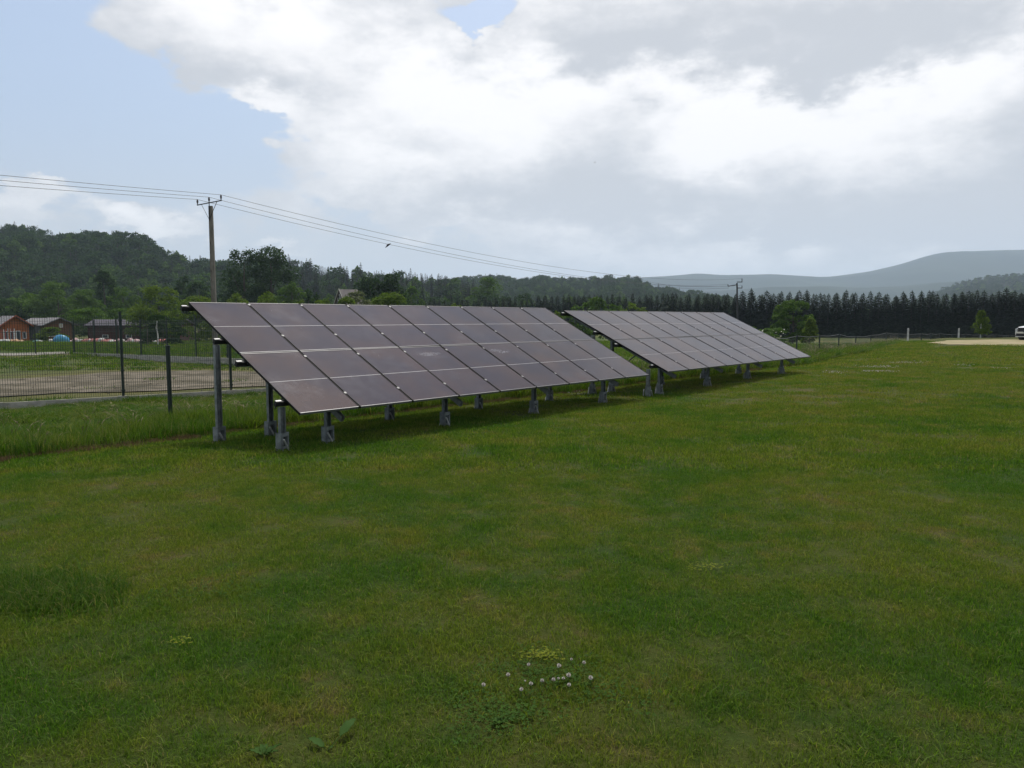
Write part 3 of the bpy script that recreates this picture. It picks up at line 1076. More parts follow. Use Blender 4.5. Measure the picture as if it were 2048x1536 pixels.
def solar_array(x0, y0, z0, az, tilt, label, leg_front, leg_rear, yf, yr, smeared, extra_u):
    zg0 = gz(x0, y0)
    root = empty('solar_array', (x0, y0, zg0), R(az), label, 'solar array', 'tilted solar arrays on the lawn')
    T = Matrix.Translation((0, 0, z0 - zg0)) @ Matrix.Rotation(R(tilt), 4, 'X')
    ct, st = math.cos(R(tilt)), math.sin(R(tilt))
    ca, sa = math.cos(R(az)), math.sin(R(az))
    rt = random.Random(3)

    def gl(u, n):
        return gz(x0 + ca * u - sa * n, y0 + sa * u + ca * n) - zg0
    for row in range(2):
        for i in range(9):
            mk = smeared.get((i, row), 'cells')
            o = bpy.data.objects.new('solar_module', mod_mesh[mk])
            COL.objects.link(o)
            o.parent = root
            if mk != 'cells':
                o['label'] = 'module with a pale bird smear near its white centre line'
            wv = Matrix.Rotation(R(rt.uniform(-.16, .16)), 4, 'X') @ Matrix.Rotation(R(rt.uniform(-.16, .16)), 4, 'Y')
            o.matrix_basis = T @ Matrix.Translation((i * PITCH_U + .009, row * PITCH_V + .004, 0)) @ wv
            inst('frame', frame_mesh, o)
            inst('centre_strip', strip_mesh, o)
    L = 9 * PITCH_U
    vs = (.40, 1.53, 2.22, 3.34)
    for v in vs:
        b = MB()
        b.box((-.13, v - .028, -.078), (L + .12, v + .028, -.006), T)
        p = b.build('purlin', 'rail_black', root)
        b = MB()
        b.box((-.13, v - .016, -.005), (-.045, v + .016, .004), T)
        b.build('end_clamp', 'rail_end', p)
        for i in range(1, 9):
            q = bpy.data.objects.new('clamp', clamp_mesh)
            COL.objects.link(q)
            q.parent = root
            q.matrix_basis = T @ Matrix.Translation((i * PITCH_U, v, FT))

    def plane_z(n):
        return z0 - zg0 + n * st / ct

    def leg(u, n, top, turn):
        zb = gl(u, n)
        b = MB()
        # open channel section
        b.box((u - .042, n - .032, zb - .1), (u - .036, n + .032, top))
        b.box((u + .036, n - .032, zb - .1), (u + .042, n + .032, top))
        b.box((u - .0355, n + .026, zb - .1), (u + .0355, n + .032, top - .002))
        lg = b.build('leg', 'galvanised', root)
        b = MB()
        M = Matrix.Translation((u, n, zb)) @ Matrix.Rotation(turn, 4, 'Z')
        h = .25
        for ys in (-1, 1):
            y0_, y1_ = sorted((ys * .046, ys * .052))
            b.box((-.080, y0_, -.03), (-.046, y1_, h), M)
            b.box((.046, y0_, -.03), (.080, y1_, h), M)
            b.box((-.0455, y0_, h - .055), (.0455, y1_, h), M)
            b.box((-.0455, y0_, .02), (.0455, y1_, .06), M)
        b.box((-.086, -.0455, .03), (-.0805, .0455, h - .002), M)
        b.box((.0805, -.0455, .03), (.086, .0455, h - .002), M)
        b.box((-.10, -.07, .0), (.10, .07, .008), M)
        for sx in (-.06, .06):
            for zz in (.09, .2):
                b.tube([M @ Vector((sx, -.064, zz)), M @ Vector((sx, -.046, zz))], .010, 6)
        b.build('anchor_plate', 'galvanised', lg)
        b = MB()
        b.tube([M @ Vector((-.10, -.10, .17)), M @ Vector((.03, -.115, -.06))], .0135, 7)
        b.tube([M @ Vector((.085, .115, .17)), M @ Vector((-.05, .10, -.06))], .0135, 7)
        b.build('anchor_rod', 'rod_bright', lg)
    off = .078
    raft = .085
    for k, u in enumerate(leg_front):
        ur = leg_rear[k]
        if k == 0:
            leg(u, vs[0] * ct, plane_z(vs[0] * ct) - .08 / ct, .35)
            leg(ur, vs[2] * ct, plane_z(vs[2] * ct) - .08 / ct, .3)
            continue
        b = MB()
        uc = (u + ur) / 2
        b.box((uc - .028, -.04, -off - raft), (uc - .022, PITCH_V * 2 - .1, -off - .001), T)
        b.box((uc + .022, -.04, -off - raft), (uc + .028, PITCH_V * 2 - .1, -off - .001), T)
        b.box((uc - .0215, -.04, -off - raft), (uc + .0215, PITCH_V * 2 - .1, -off - raft + .006), T)
        b.build('rafter', 'steel_dull', root)
        leg(u, yf, plane_z(yf) - (off + raft) / ct + .05, .15)
        leg(ur, yr, plane_z(yr) - (off + raft) / ct + .05, .15)
        # brace from the rear leg forward to the rafter
        b = MB()
        zt = plane_z(yr * .62) - (off + raft) / ct + .02
        zl = gl(ur, yr) + .45
        b.tube([(uc + .05, yr - .02, zl), (uc + .05, yr * .62, zt)], .016, 4)
        b.build('brace', 'steel_dull', root)
    return root


U1 = (-.04, .77, 3.20, 5.65, 8.10)
U2 = (-.25, .42, 2.95, 5.50, 8.05)
solar_array(-2.9202, 10.3017, CAMZ - 1.3344, 49.48, 27.13,
            'nearer and larger looking array of eighteen dark modules on the left of the lawn', U1, (-.10, .72, 3.20, 5.62, 8.05), .42, 1.88,
            {(3, 0): 'cells_smeared_low', (5, 0): 'cells_smeared_side'}, 0)
solar_array(3.6569, 17.8092, CAMZ - 1.2909, 48.91, 25.15,
            'farther array of eighteen modules reflecting the sky with a pinkish sheen', U2, (-.18, .45, 2.95, 5.5, 8.0), .44, 1.85, {}, 0)

# ------------------------------------------------------------------ fences
material('fence_green', (.012, .022, .018), rough=.5, spec=.4)
material('wire_green', (.016, .028, .022), rough=.5)
material('post_cap', (.02, .03, .025), rough=.5)
material('plinth_concrete', (.34, .33, .29), (.22, .22, .19), rough=.9, scale=3, bump=.4, bscale=30, stretch=(1, 1, 3))
material('wire_steel', (.06, .065, .06), rough=.5, metal=.4)


def mesh_fence(p0, direction, n, label, first=0, wire=.0038, step=.05, plinth=.2, hmesh=1.93, pw=.055, run=2.5, zf=None):
    d = Vector((direction[0], direction[1], 0)).normalized()
    perp = Vector((-d.y, d.x, 0))
    root = empty('mesh_fence', (p0[0], p0[1], gz(p0[0], p0[1])), math.atan2(d.y, d.x), label, 'fence')
    base = Vector((p0[0], p0[1], 0))
    z00 = gz(p0[0], p0[1])

    def zt(s):
        if zf is not None:
            return zf(s) - z00
        return 0.0 + (gz(*(base + d * s)[:2]) - z00)
    for k in range(first, n):
        s = k * run
        zb = zt(s)
        b = MB()
        b.box((s - pw / 2, -pw / 2, zb - .25), (s + pw / 2, pw / 2, zb + plinth + hmesh + .09))
        po = b.build('post', 'fence_green', root)
        b = MB()
        b.box((s - pw / 2 - .006, -pw / 2 - .006, zb + plinth + hmesh + .088), (s + pw / 2 + .006, pw / 2 + .006, zb + plinth + hmesh + .112))
        for zz in (.1, .6, 1.15, 1.65, 1.85):
            b.box((s - .045, -pw / 2 - .022, zb + plinth + zz), (s + .045, -pw / 2 - .002, zb + plinth + zz + .045))
        b.build('clip', 'post_cap', po)
        if k == n - 1:
            break
        z2 = zt(s + run)
        b = MB()
        b.add([(s + .04, -.028, zb - .2), (s + run - .04, -.028, z2 - .2), (s + run - .04, .028, z2 - .2), (s + .04, .028, zb - .2),
               (s + .04, -.028, zb + plinth - .03), (s + run - .04, -.028, z2 + plinth - .03), (s + run - .04, .028, z2 + plinth - .03), (s + .04, .028, zb + plinth - .03)],
              [(0, 3, 2, 1), (4, 5, 6, 7), (0, 1, 5, 4), (1, 2, 6, 5), (2, 3, 7, 6), (3, 0, 4, 7)])
        b.build('plinth_board', 'plinth_concrete', root)
        b = MB()
        b.box((s - .12, -.05, zb - .25), (s + .12, .05, zb + plinth - .02))
        b.build('plinth_holder', 'plinth_concrete', root)
        b = MB()
        m_ = int((run - .08) / step)
        wv = wire

        def bar(x, z0, z1, y=0.0):
            b.add([(x - wv, y - wv, z0), (x + wv, y - wv, z0), (x, y + wv, z0), (x - wv, y - wv, z1), (x + wv, y - wv, z1), (x, y + wv, z1)],
                  [(0, 1, 4, 3), (1, 2, 5, 4), (2, 0, 3, 5)])
        for i in range(m_ + 1):
            x = s + .04 + i * step
            zz = zb + (z2 - zb) * (i / m_)
            bar(x, zz + plinth, zz + plinth + hmesh + .03)
        for zz in [i * .2 for i in range(int(hmesh / .2) + 1)] + [.12, .68, 1.28, hmesh - .12]:
            h = wv * .9
            x0_, x1_ = s + .04, s + run - .04
            a0, a1 = zb + plinth + zz, z2 + plinth + zz
            b.add([(x0_, -.004, a0 - h), (x0_, .004, a0 - h), (x0_, 0, a0 + h), (x1_, -.004, a1 - h), (x1_, .004, a1 - h), (x1_, 0, a1 + h)],
                  [(0, 1, 4, 3), (1, 2, 5, 4), (2, 0, 3, 5)])
        o = b.build('wire_panel', 'wire_green', root)
        o['kind'] = 'stuff'
    return root


# near mesh fence with a concrete plinth: post in view at px 240
pA = Vector((-9.8, 19.0))
dA = Vector((.805, .593))
mesh_fence(pA - dA * 5.3, dA, 8, 'dark green wire mesh panel fence on a concrete plinth beyond the tall grass at left', zf=lambda s: -.29, plinth=.2, hmesh=1.98, run=2.65)
# second fence running across behind it
pB = Vector((-25.3, 43.8))
dB = Vector((11.9, -9.3)).normalized()
mesh_fence(pB, dB, 9, 'second wire mesh fence on a pale plinth running away behind the first one', wire=.004, step=.10, plinth=.30, hmesh=1.7, zf=lambda s: -.42 + .012 * s, run=2.65)
# its return behind the dry grass on the left
mesh_fence(pB + Vector((-7.6 * 4, 1.5 * 4)), Vector((7.6, -1.5)), 13, 'far left stretch of mesh fence without a visible plinth in front of the cabins', wire=.004, step=.12, plinth=.02, hmesh=1.75, zf=lambda s: -.45, run=2.58)


def low_post(x, y, h, root=None, lean=0.0, r=.03, mat='fence_green', name='post', zoff=0.0):
    zb = gz(x, y)
    b = MB()
    bx, by, bz = (x - root.location.x, y - root.location.y, zb - root.location.z) if root else (0, 0, 0)
    b.tube([(bx, by, bz - .3), (bx + lean * h, by, bz + h)], r, 10)
    b.tube([(bx + lean * h, by, bz + h + .001), (bx + lean * h, by, bz + h + .02)], r * 1.15, 10)
    return b.build(name, mat, root)


p = gpt(342, 845)
o = low_post(p.x, p.y, 1.52, None, -.006, r=.042, name='fence_post')
o.location = p
tag(o, 'lone dark green steel post in the tall grass left of the front array', 'post')

posts = [(1371, 24.0), (1551, 37.5), (1594, 41), (1639, 44), (1678, 48.5), (1711.6, 53), (1742, 58), (1773, 63), (1797, 67), (1843, 71), (1862, 73), (1881, 75), (1905, 76), (1932, 77), (1960, 78), (1990, 79), (2020, 80), (2050, 81), (2085, 82)]
tops = {1371: 700, 1551: 676, 1594: 671, 1639: 671, 1678: 668, 1711.6: 673, 1742: 670, 1773: 665, 1797: 667, 1843: 667, 1862: 667, 1881: 667, 1905: 668, 1932: 668, 1960: 669, 1990: 669, 2020: 670, 2050: 670, 2085: 670}
q0 = at(1551, 676, 37.5)
root = empty('chain_link_fence', (q0.x, q0.y, gz(q0.x, q0.y)), 0, 'low chain link fence with sagging top wire running right from behind the rear array', 'fence')
TP = []
for k, (px_, Y) in enumerate(posts[1:]):
    q = at(px_, tops[px_], Y)
    h = q.z - gz(q.x, q.y)
    low_post(q.x, q.y, h, root, random.uniform(-.012, .012), r=.040 if k < 6 else .045)
    TP.append((q, h))
for (a, ha), (c, hc) in zip(TP[:-1], TP[1:]):
    b = MB()
    ro = Vector(root.location)
    a_, c_2 = a - ro, c - ro
    mid = (a_ + c_2) / 2 - Vector((0, 0, .09))
    b.tube([a_ - Vector((0, 0, .03)), mid + Vector((0, 0, .0)), c_2 - Vector((0, 0, .03))], .018, 4, cap=False)
    b.build('top_wire', 'wire_steel', root)
    b = MB()
    ln = (c_2 - a_).length
    m_ = int(ln / .11)
    zba, zbc = gz(a.x, a.y) - ro.z, gz(c.x, c.y) - ro.z
    for i in range(m_):
        for sgn in (-1, 1):
            f0 = (i + .5) / m_
            f1 = min(max(f0 + sgn * 1.2 / ln, 0), 1)
            def pt(f, k):
                lo = a_ * (1 - f) + c_2 * f
                zl = zba * (1 - f) + zbc * f + .06
                zh = lo.z - .05 - .09 * 4 * f * (1 - f)
                return Vector((lo.x, lo.y, zl * (1 - k) + zh * k))
            fr = abs(f1 - f0) / (1.2 / ln)
            b.tube([pt(f0, 0), pt(f1, fr)], .0026, 3, cap=False)
    o = b.build('netting', 'wire_steel', root)
    o['kind'] = 'stuff'

material('post_white', (.52, .52, .49), (.34, .34, .31), rough=.8, scale=4)
for px_, yt, Y, lb in ((1816.5, 657, 61, 'left one of two short pale concrete posts on the crest of the lawn'), (1918, 657, 66, 'right one of two short pale concrete posts, near the light green tree')):
    q = at(px_, yt, Y)
    zb = gz(q.x, q.y)
    b = MB()
    b.tube([(0, 0, -.3), (0, 0, q.z - zb)], [.085, .075], 4)
    b.tube([(0, 0, q.z - zb + .001), (0, 0, q.z - zb + .03)], [.075, .03], 4)
    o = b.build('concrete_post', 'post_white')
    o.location = (q.x, q.y, zb)
    tag(o, lb, 'post', 'pale posts on the crest')

# ------------------------------------------------------------------ power line
material('pole_concrete', (.19, .17, .145), (.12, .11, .09), rough=.95, scale=4, bump=.3, bscale=30, stretch=(1, 1, .4))
material('iron_dark', (.03, .03, .032), rough=.6, metal=.3)
material('insulator', (.035, .025, .022), rough=.3)
material('cable', (.08, .085, .09), rough=.6, metal=.3)
Y1 = 48.5
top1 = at(421.3, 412, Y1)
P1 = Vector((top1.x, Y1, gz(top1.x, Y1)))
top2 = at(1475.5, 560, 120)
P2 = Vector((top2.x, 120, gz(top2.x, 120)))
ld = (P2 - P1)
ld.z = 0
ld.normalize()
ang = math.atan2(ld.y, ld.x)
pole = empty('utility_pole', P1, R(8), 'tall concrete utility pole with a slanting crossarm rising behind the front array', 'utility pole', 'poles of the power line')
H1 = top1.z - P1.z


def wd(z):
    return .30 - .012 * (z / H1) * 8 / 8 - .05 * z / H1


b = MB()
for i in range(14):
    z0_, z1_ = H1 * i / 14, H1 * (i + 1) / 14
    a0, a1 = wd(z0_) / 2, wd(z1_) / 2
    b.add([(-a0 * .35, -a0 * .8, z0_), (a0, -a0 * .8, z0_), (a0, a0 * .8, z0_), (-a0 * .35, a0 * .8, z0_), (-a1 * .35, -a1 * .8, z1_), (a1, -a1 * .8, z1_), (a1, a1 * .8, z1_), (-a1 * .35, a1 * .8, z1_)],
          [(0, 1, 5, 4), (1, 2, 6, 5), (2, 3, 7, 6), (3, 0, 4, 7)] + ([(4, 5, 6, 7)] if i == 13 else []))
    b.add([(-a0, -a0 * .8, z0_), (-a0 * .72, -a0 * .8, z0_), (-a0 * .72, a0 * .8, z0_), (-a0, a0 * .8, z0_), (-a1, -a1 * .8, z1_), (-a1 * .72, -a1 * .8, z1_), (-a1 * .72, a1 * .8, z1_), (-a1, a1 * .8, z1_)],
          [(0, 1, 5, 4), (1, 2, 6, 5), (2, 3, 7, 6), (3, 0, 4, 7)] + ([(4, 5, 6, 7)] if i == 13 else []))
# web between the flanges with pockets left open below mid height
zc = 0.0
while zc < H1 - .02:
    low = zc < H1 * .72
    z1_ = min(zc + (.42 if low else 2.0), H1)
    a0 = wd(zc) / 2
    b.box((-a0 * .73, -a0 * .72, zc), (-a0 * .33, a0 * .72, z1_ - (.0 if low else .001)))
    zc = z1_ + (.16 if low else 0)
b.build('shaft', 'pole_concrete', pole)
rel = Matrix.Rotation(-R(8), 4, 'Z')
cd = Vector((ld.y, -ld.x, 0))        # crossarm direction, right end nearer to us
armz = at(420, 410, Y1).z - P1.z + .12
ends = [rel @ (cd * -1.39 + Vector((-.05, -.1, armz - .02))), rel @ (cd * 1.39 + Vector((-.05, -.1, armz + .02)))]
b = MB()
b.tube(ends, .035, 4)
arm = b.build('crossarm', 'iron_dark', pole)
b = MB()
c0 = rel @ Vector((-.05, -.16, armz - 1.05))
b.tube([ends[0] * .82 + ends[1] * .18, c0], .016, 4)
b.build('stay', 'iron_dark', pole)
b = MB()
b.tube([ends[1] * .82 + ends[0] * .18, c0], .022, 4)
b.build('stay', 'iron_dark', pole)
b = MB()
b.tube([rel @ Vector((-.05, -.16, armz - 1.1)), rel @ Vector((-.05, -.1, armz + .05))], .03, 5)
b.build('bracket', 'iron_dark', pole)
tips = []
for k, f in enumerate((0.02, .5, .98)):
    e = ends[0] * (1 - f) + ends[1] * f
    b = MB()
    b.tube([e, e + Vector((0, 0, .12)), e + Vector((0, 0, .14)), e + Vector((0, 0, .20)), e + Vector((0, 0, .22)), e + Vector((0, 0, .30)), e + Vector((0, 0, .34))],
           [.03, .03, .065, .05, .065, .05, .035], 8)
    b.build('insulator', 'insulator', pole)
    tips.append(P1 + (Matrix.Rotation(R(8), 4, 'Z') @ (e + Vector((0, 0, .35)))))
# second, distant pole: black iron with three brackets
pole2 = empty('utility_pole', P2, 0, 'thin black utility pole with stepped arms in front of the spruces', 'utility pole', 'poles of the power line')
s2 = 120 / FPX


def rel2(px_, py_):
    return at(px_, py_, 120) - P2


b = MB()
b.tube([rel2(1475.5, 700), rel2(1474, 566)], [.17, .12], 6)
b.tube([rel2(1478, 700) + Vector((.0, 0, 0)), rel2(1474.8, 590)], [.10, .07], 5)
b.build('shaft', 'iron_dark', pole2)
for pa, pb in (((1474, 564), (1484.5, 564)), ((1474, 576), (1484.5, 576)), ((1456, 572.5), (1474, 569.5))):
    b = MB()
    b.tube([rel2(*pa), rel2(*pb)], .07, 5)
    b.build('bracket', 'iron_dark', pole2)
tips2 = []
for pa, pb in (((1456, 572), (1456, 568.5)), ((1484, 576), (1484, 571)), ((1484, 564), (1484, 557))):
    b = MB()
    b.tube([rel2(*pa), rel2(*pb)], .06, 6)
    b.build('insulator', 'insulator', pole2)
    tips2.append(P2 + rel2(*pb))
P0_ = P1 - ld * 90
for k, lb in enumerate(('lowest of the three overhead wires of the power line', 'middle one of the three overhead wires of the power line', 'highest of the three overhead wires of the power line')):
    b = MB()
    a, c = tips[k], tips2[k]
    pts_ = []
    e0 = a - ld * 90 + Vector((0, 0, (-.35, .15, .45)[k]))
    for i in range(31):
        t = i / 30
        q = e0 * (1 - t) + a * t
        pts_.append(q - Vector((0, 0, 5.4 * t * (1 - t))))
    for i in range(1, 49):
        t = i / 48
        q = a * (1 - t) + c * t
        pts_.append(q - Vector((0, 0, 4 * 1.9 * t * (1 - t))))
    o0 = pts_[0].copy()
    b.tube([q - o0 for q in pts_], .013, 4, cap=False)
    o = b.build('overhead_wire', 'cable')
    o.location = o0
    tag(o, lb, 'overhead wire', 'overhead wires of the power line')
# wires going on from the second pole to the left behind the ridge
for k, (ya, yb) in enumerate(((566, 556), (570, 560))):
    a, c = at(1458, ya + 6, 120), at(1285, yb + 4, 200)
    b = MB()
    b.tube([(0, 0, 0)] + [((c - a) * t - Vector((0, 0, 3.0 * t * (1 - t)))) for t in (.2, .4, .6, .8, 1)], .022, 3, cap=False)
    o = b.build('overhead_wire', 'cable')
    o.location = a
    tag(o, ('upper', 'lower')[k] + ' of two faint wires leading left from the thin black pole', 'overhead wire')

# birds
material('bird_dark', (.02, .02, .022), rough=.8)


def bird(px_, py_, Y, span, label, yaw, up=.35):
    p = at(px_, py_, Y)
    b = MB()
    b.tube([(-.5 * span, 0, 0), (-.28 * span, 0, .02 * span), (0, 0, .04 * span), (.22 * span, 0, .03 * span), (.36 * span, 0, .02 * span), (.46 * span, 0, 0)],
           [.02 * span, .06 * span, .10 * span, .085 * span, .05 * span, .008 * span], 8)
    o = b.build('bird', 'bird_dark', smooth=True)
    o.location, o.rotation_euler = p, (0, R(-38), yaw)
    for s in (-1, 1):
        b = MB()
        V_ = [(.10, 0, .06), (-.14, 0, .06), (.16, .26 * s, .06 + up * .26), (-.10, .30 * s, .06 + up * .3), (.02, .52 * s, .06 + up * .30), (-.12, .50 * s, .06 + up * .26)]
        V_ = [(x * span, y * span, z * span) for x, y, z in V_]
        V2 = [(x, y, z + .012 * span) for x, y, z in V_]
        b.add(V_ + V2, [(0, 2, 3, 1), (2, 4, 5, 3), (6, 7, 9, 8), (8, 9, 11, 10), (0, 6, 8, 2), (2, 8, 10, 4), (4, 10, 11, 5), (5, 11, 9, 3), (3, 9, 7, 1)])
        b.build('wing', 'bird_dark', o)
    return tag(o, label, 'bird')


bird(776.5, 491, 50, .50, 'small dark bird in flight just above the overhead wires', R(20))
bird(1190, 325, 90, .22, 'tiny dark bird high up in front of the grey cloud', R(-30))

# ------------------------------------------------------------------ cabins, barn and house
material('cabin_orange', (.42, .13, .035), (.32, .09, .028), rough=.8, scale=2, stretch=(1, 1, 6))
material('cabin_brown', (.15, .07, .035), (.10, .05, .027), rough=.8, scale=2, stretch=(1, 1, 6))
material('grey_wall', (.16, .165, .17), (.11, .115, .12), rough=.9, scale=2)
material('roof_grey', (.17, .165, .17), (.11, .105, .11), rough=.85, scale=1.5)
material('roof_rust', (.30, .09, .05), rough=.8)
material('window_white', (.62, .62, .60), rough=.6)
material('window_glass', (.05, .06, .075), rough=.08, spec=.7)
material('curtain_pale', (.38, .36, .27), rough=.8)
material('barn_red', (.075, .022, .020), (.05, .018, .016), rough=.85, scale=1, stretch=(4, 4, .5))
material('barn_roof', (.075, .065, .085), (.05, .045, .06), rough=.8, scale=1)
material('render_pale', (.36, .34, .30), (.28, .27, .25), rough=.9, scale=1)
material('roof_brown_grey', (.14, .125, .12), (.10, .09, .088), rough=.85, scale=1)  # dull brown-grey covering of the house roof
material('slate_grey', (.13, .135, .15), (.09, .095, .105), rough=.8, scale=1)


def cabin(name, loc, rz, w_, d_, hw, hr, wallm, roofm, label, openings, cat='cabin', over=.35, verge=None, peak=.5, chimney=False):
    """gabled building; front gable faces local -y; openings: (x, z, w, h, kind) on the front"""
    root = empty(name, loc, rz, label, cat)
    b = MB()
    xp = -w_ / 2 + w_ * peak
    poly = [(-w_ / 2, -1.0), (w_ / 2, -1.0), (w_ / 2, hw), (xp, hr), (-w_ / 2, hw)]
    b.prism(poly, 0, d_)
    wall = b.build('wall', wallm, root)
    rf = MB()
    th = .12
    for sx, xe in ((-1, -w_ / 2), (1, w_ / 2)):
        sl = (hr - hw) / abs(xp - xe)
        x1 = xe + sx * over
        z1 = hw - sl * over
        rf.prism([(xp, hr + .01), (x1, z1 + .01), (x1, z1 + th + .01), (xp, hr + th + .01)][::(1 if sx > 0 else -1)], -over, d_ + over)
    roof = rf.build('roof', roofm, root)
    if verge:
        vb = MB()
        for sx, xe in ((-1, -w_ / 2), (1, w_ / 2)):
            sl = (hr - hw) / abs(xp - xe)
            x1 = xe + sx * (over + .02)
            z1 = hw - sl * (over + .02)
            vb.prism([(xp, hr + .06), (x1, z1 + .0), (x1, z1 + th + .06), (xp, hr + th + .10)], -over - .08, -over - .01)
        vb.build('verge_board', verge, roof)
    if chimney:
        cb = MB()
        cb.box((xp - .25, d_ * .6, hr - .4), (xp + .25, d_ * .6 + .5, hr + .9))
        cb.build('chimney', 'render_pale', roof)
    for (x, z, ww, hh, kind) in openings:
        fb = MB()
        t = .09
        fb.box((x - ww / 2, -.06, z), (x - ww / 2 + t, .01, z + hh))
        fb.box((x + ww / 2 - t, -.06, z), (x + ww / 2, .01, z + hh))
        fb.box((x - ww / 2 + t, -.06, z), (x + ww / 2 - t, .01, z + t))
        fb.box((x - ww / 2 + t, -.06, z + hh - t), (x + ww / 2 - t, .01, z + hh))
        fr = fb.build('door' if kind == 'door' else 'window', 'window_white', root)
        pb = MB()
        pb.box((x - ww / 2 + t, -.03, z + t), (x + ww / 2 - t, -.015, z + hh - t))
        pb.build('pane', 'curtain_pale' if kind == 'pale' else 'window_glass', fr)
    return root


def base_at(px_, Y):
    x = (px_ - 1024) / FPX * Y / math.cos(PITCH) * .9962
    return Vector((x, Y, gz(x, Y)))


q = base_at(33, 98)
zr = at(33, 633.5, 98).z - q.z
ze = at(58, 650, 98).z - q.z
cabin('cabin', q, R(50), 3.1, 4.2, ze, zr, 'cabin_orange', 'roof_grey', 'orange-brown gabled wooden cabin with white windows at the left edge',
      [(-1.1, .35, .5, 1.1, 'win'), (-.4, .35, .5, 1.1, 'win'), (.3, 0.0, .55, 1.5, 'door'), (1.0, .45, .45, .9, 'win')], verge='roof_rust', over=.55)
q = base_at(121, 101)
zr = at(121, 637, 101).z - q.z
ze = at(84, 649, 101).z - q.z
cabin('cabin', q, R(55), 3.7, 2.8, ze, zr, 'cabin_brown', 'roof_grey', 'dark brown cabin with a wide low grey roof and one pale window',
      [(-.9, .75, 1.6, .55, 'pale'), (.2, zr - 1.2, .45, .55, 'pale')], over=.5)
q = base_at(66, 100)
root = empty('shed', q, R(4), 'low grey boarded shed between the two wooden cabins', 'shed')
b = MB()
b.box((-1.35, 0, -.8), (1.35, 2.5, ze - .1))
b.build('wall', 'grey_wall', root)
b = MB()
b.add([(-1.6, -.3, ze - .08), (1.6, -.3, ze - .08), (1.6, 2.9, ze + .75), (-1.6, 2.9, ze + .75), (-1.6, -.3, ze + .02), (1.6, -.3, ze + .02), (1.6, 2.9, ze + .85), (-1.6, 2.9, ze + .85)],
      [(0, 3, 2, 1), (4, 5, 6, 7), (0, 1, 5, 4), (1, 2, 6, 5), (2, 3, 7, 6), (3, 0, 4, 7)])
b.build('roof', 'roof_grey', root)
for i in range(8):
    b = MB()
    b.box((-1.3 + i * .33, -.035, -.3), (-1.3 + i * .33 + .29, -.005, ze - .45))
    b.build('plank', 'grey_wall', root)
# long dark barn
q = base_at(268, 106)
zr = at(268, 641, 106).z - q.z
ze2 = at(268, 651, 106).z - q.z
root = empty('barn', q, R(3), 'long low dark red barn with a purple-grey roof behind the mesh fences', 'barn')
b = MB()
b.prism([(0, -.8), (5, -.8), (5, ze2), (2.5, zr), (0, ze2)], -6.4, 6.2, Matrix.Rotation(R(90), 4, 'Z') @ Matrix.Translation((0, 0, 0)))
b.build('wall', 'barn_red', root)
b = MB()
MRZ = Matrix.Rotation(R(90), 4, 'Z')
sl = (zr - ze2) / 2.5
b.prism([(2.5, zr + .02), (-.4, ze2 - sl * .4 + .02), (-.4, ze2 - sl * .4 + .14), (2.5, zr + .14)], -6.7, 6.5, MRZ)
b.prism([(2.5, zr + .02), (2.5, zr + .14), (5.4, ze2 - sl * .4 + .14), (5.4, ze2 - sl * .4 + .02)], -6.7, 6.5, MRZ)
b.build('roof', 'barn_roof', root)
for xx in (-4.2, -1.0, 3.1):
    b = MB()
    b.box((xx, -.06, .45), (xx + .8, .02, .95))
    wn = b.build('window', 'window_white', root)
    b = MB()
    b.box((xx + .08, -.075, .52), (xx + .72, -.062, .88))
    b.build('pane', 'window_glass', wn)
# gabled grey house whose roof shows above the front array
q = base_at(684, 118)
zr = at(683, 580, 118).z - q.z
ze3 = at(664, 606, 118).z - q.z
cabin('house', q, R(-50), 3.2, 2.6, ze3, zr, 'barn_roof', 'roof_brown_grey', 'grey gabled house peeping over the front array between the oaks',  # dark wall colour paints in the shadow on the gable
      [(-.6, ze3 + .3, .8, 1.0, 'win'), (.9, ze3 - 1.6, .9, 1.2, 'win'), (-1.2, ze3 - 1.6, .9, 1.2, 'win')], cat='house', over=.3, chimney=False, verge='render_pale')

# bright sacks and poles in front of the cabins
material('sack_white', (.50, .50, .47), (.36, .36, .34), rough=.6, scale=4)
material('sack_red', (.42, .09, .085), (.48, .22, .20), rough=.6, scale=2)
material('sack_orange', (.50, .25, .10), (.42, .30, .18), rough=.6, scale=2)
material('sack_teal', (.10, .28, .25), rough=.6)
material('tarp_blue', (.02, .16, .38), (.04, .26, .34), rough=.45, scale=1.2, bump=.6, bscale=3)
material('sack_pink', (.50, .26, .27), (.40, .33, .32), rough=.6, scale=2)


def lump(name, px_, Y, w_, h_, mat, label, cat, group=None, seed=0, d_=.5):
    q = base_at(px_, Y)
    b = MB()
    n, m2 = 12, 6
    V_ = []
    for j in range(m2 + 1):
        for i in range(n):
            th, ph = 2 * math.pi * i / n, math.pi / 2 * j / m2
            v = Vector((math.cos(th) * math.cos(ph) ** .7, math.sin(th) * math.cos(ph) ** .7, math.sin(ph) ** .8))
            k = 1 + .28 * mn.noise(v * 1.7 + Vector((seed * 3.1, 0, 0)))
            V_.append((v.x * w_ / 2 * k, v.y * d_ * k, v.z * h_ * k))
    F_ = [(j * n + i, j * n + (i + 1) % n, (j + 1) * n + (i + 1) % n, (j + 1) * n + i) for j in range(m2) for i in range(n)]
    b.add(V_, F_)
    o = b.build(name, mat, smooth=True)
    o.location = q + Vector((0, 0, .12))
    o.rotation_euler = (0, 0, R(random.uniform(-25, 25)))
    return tag(o, label, cat, group)


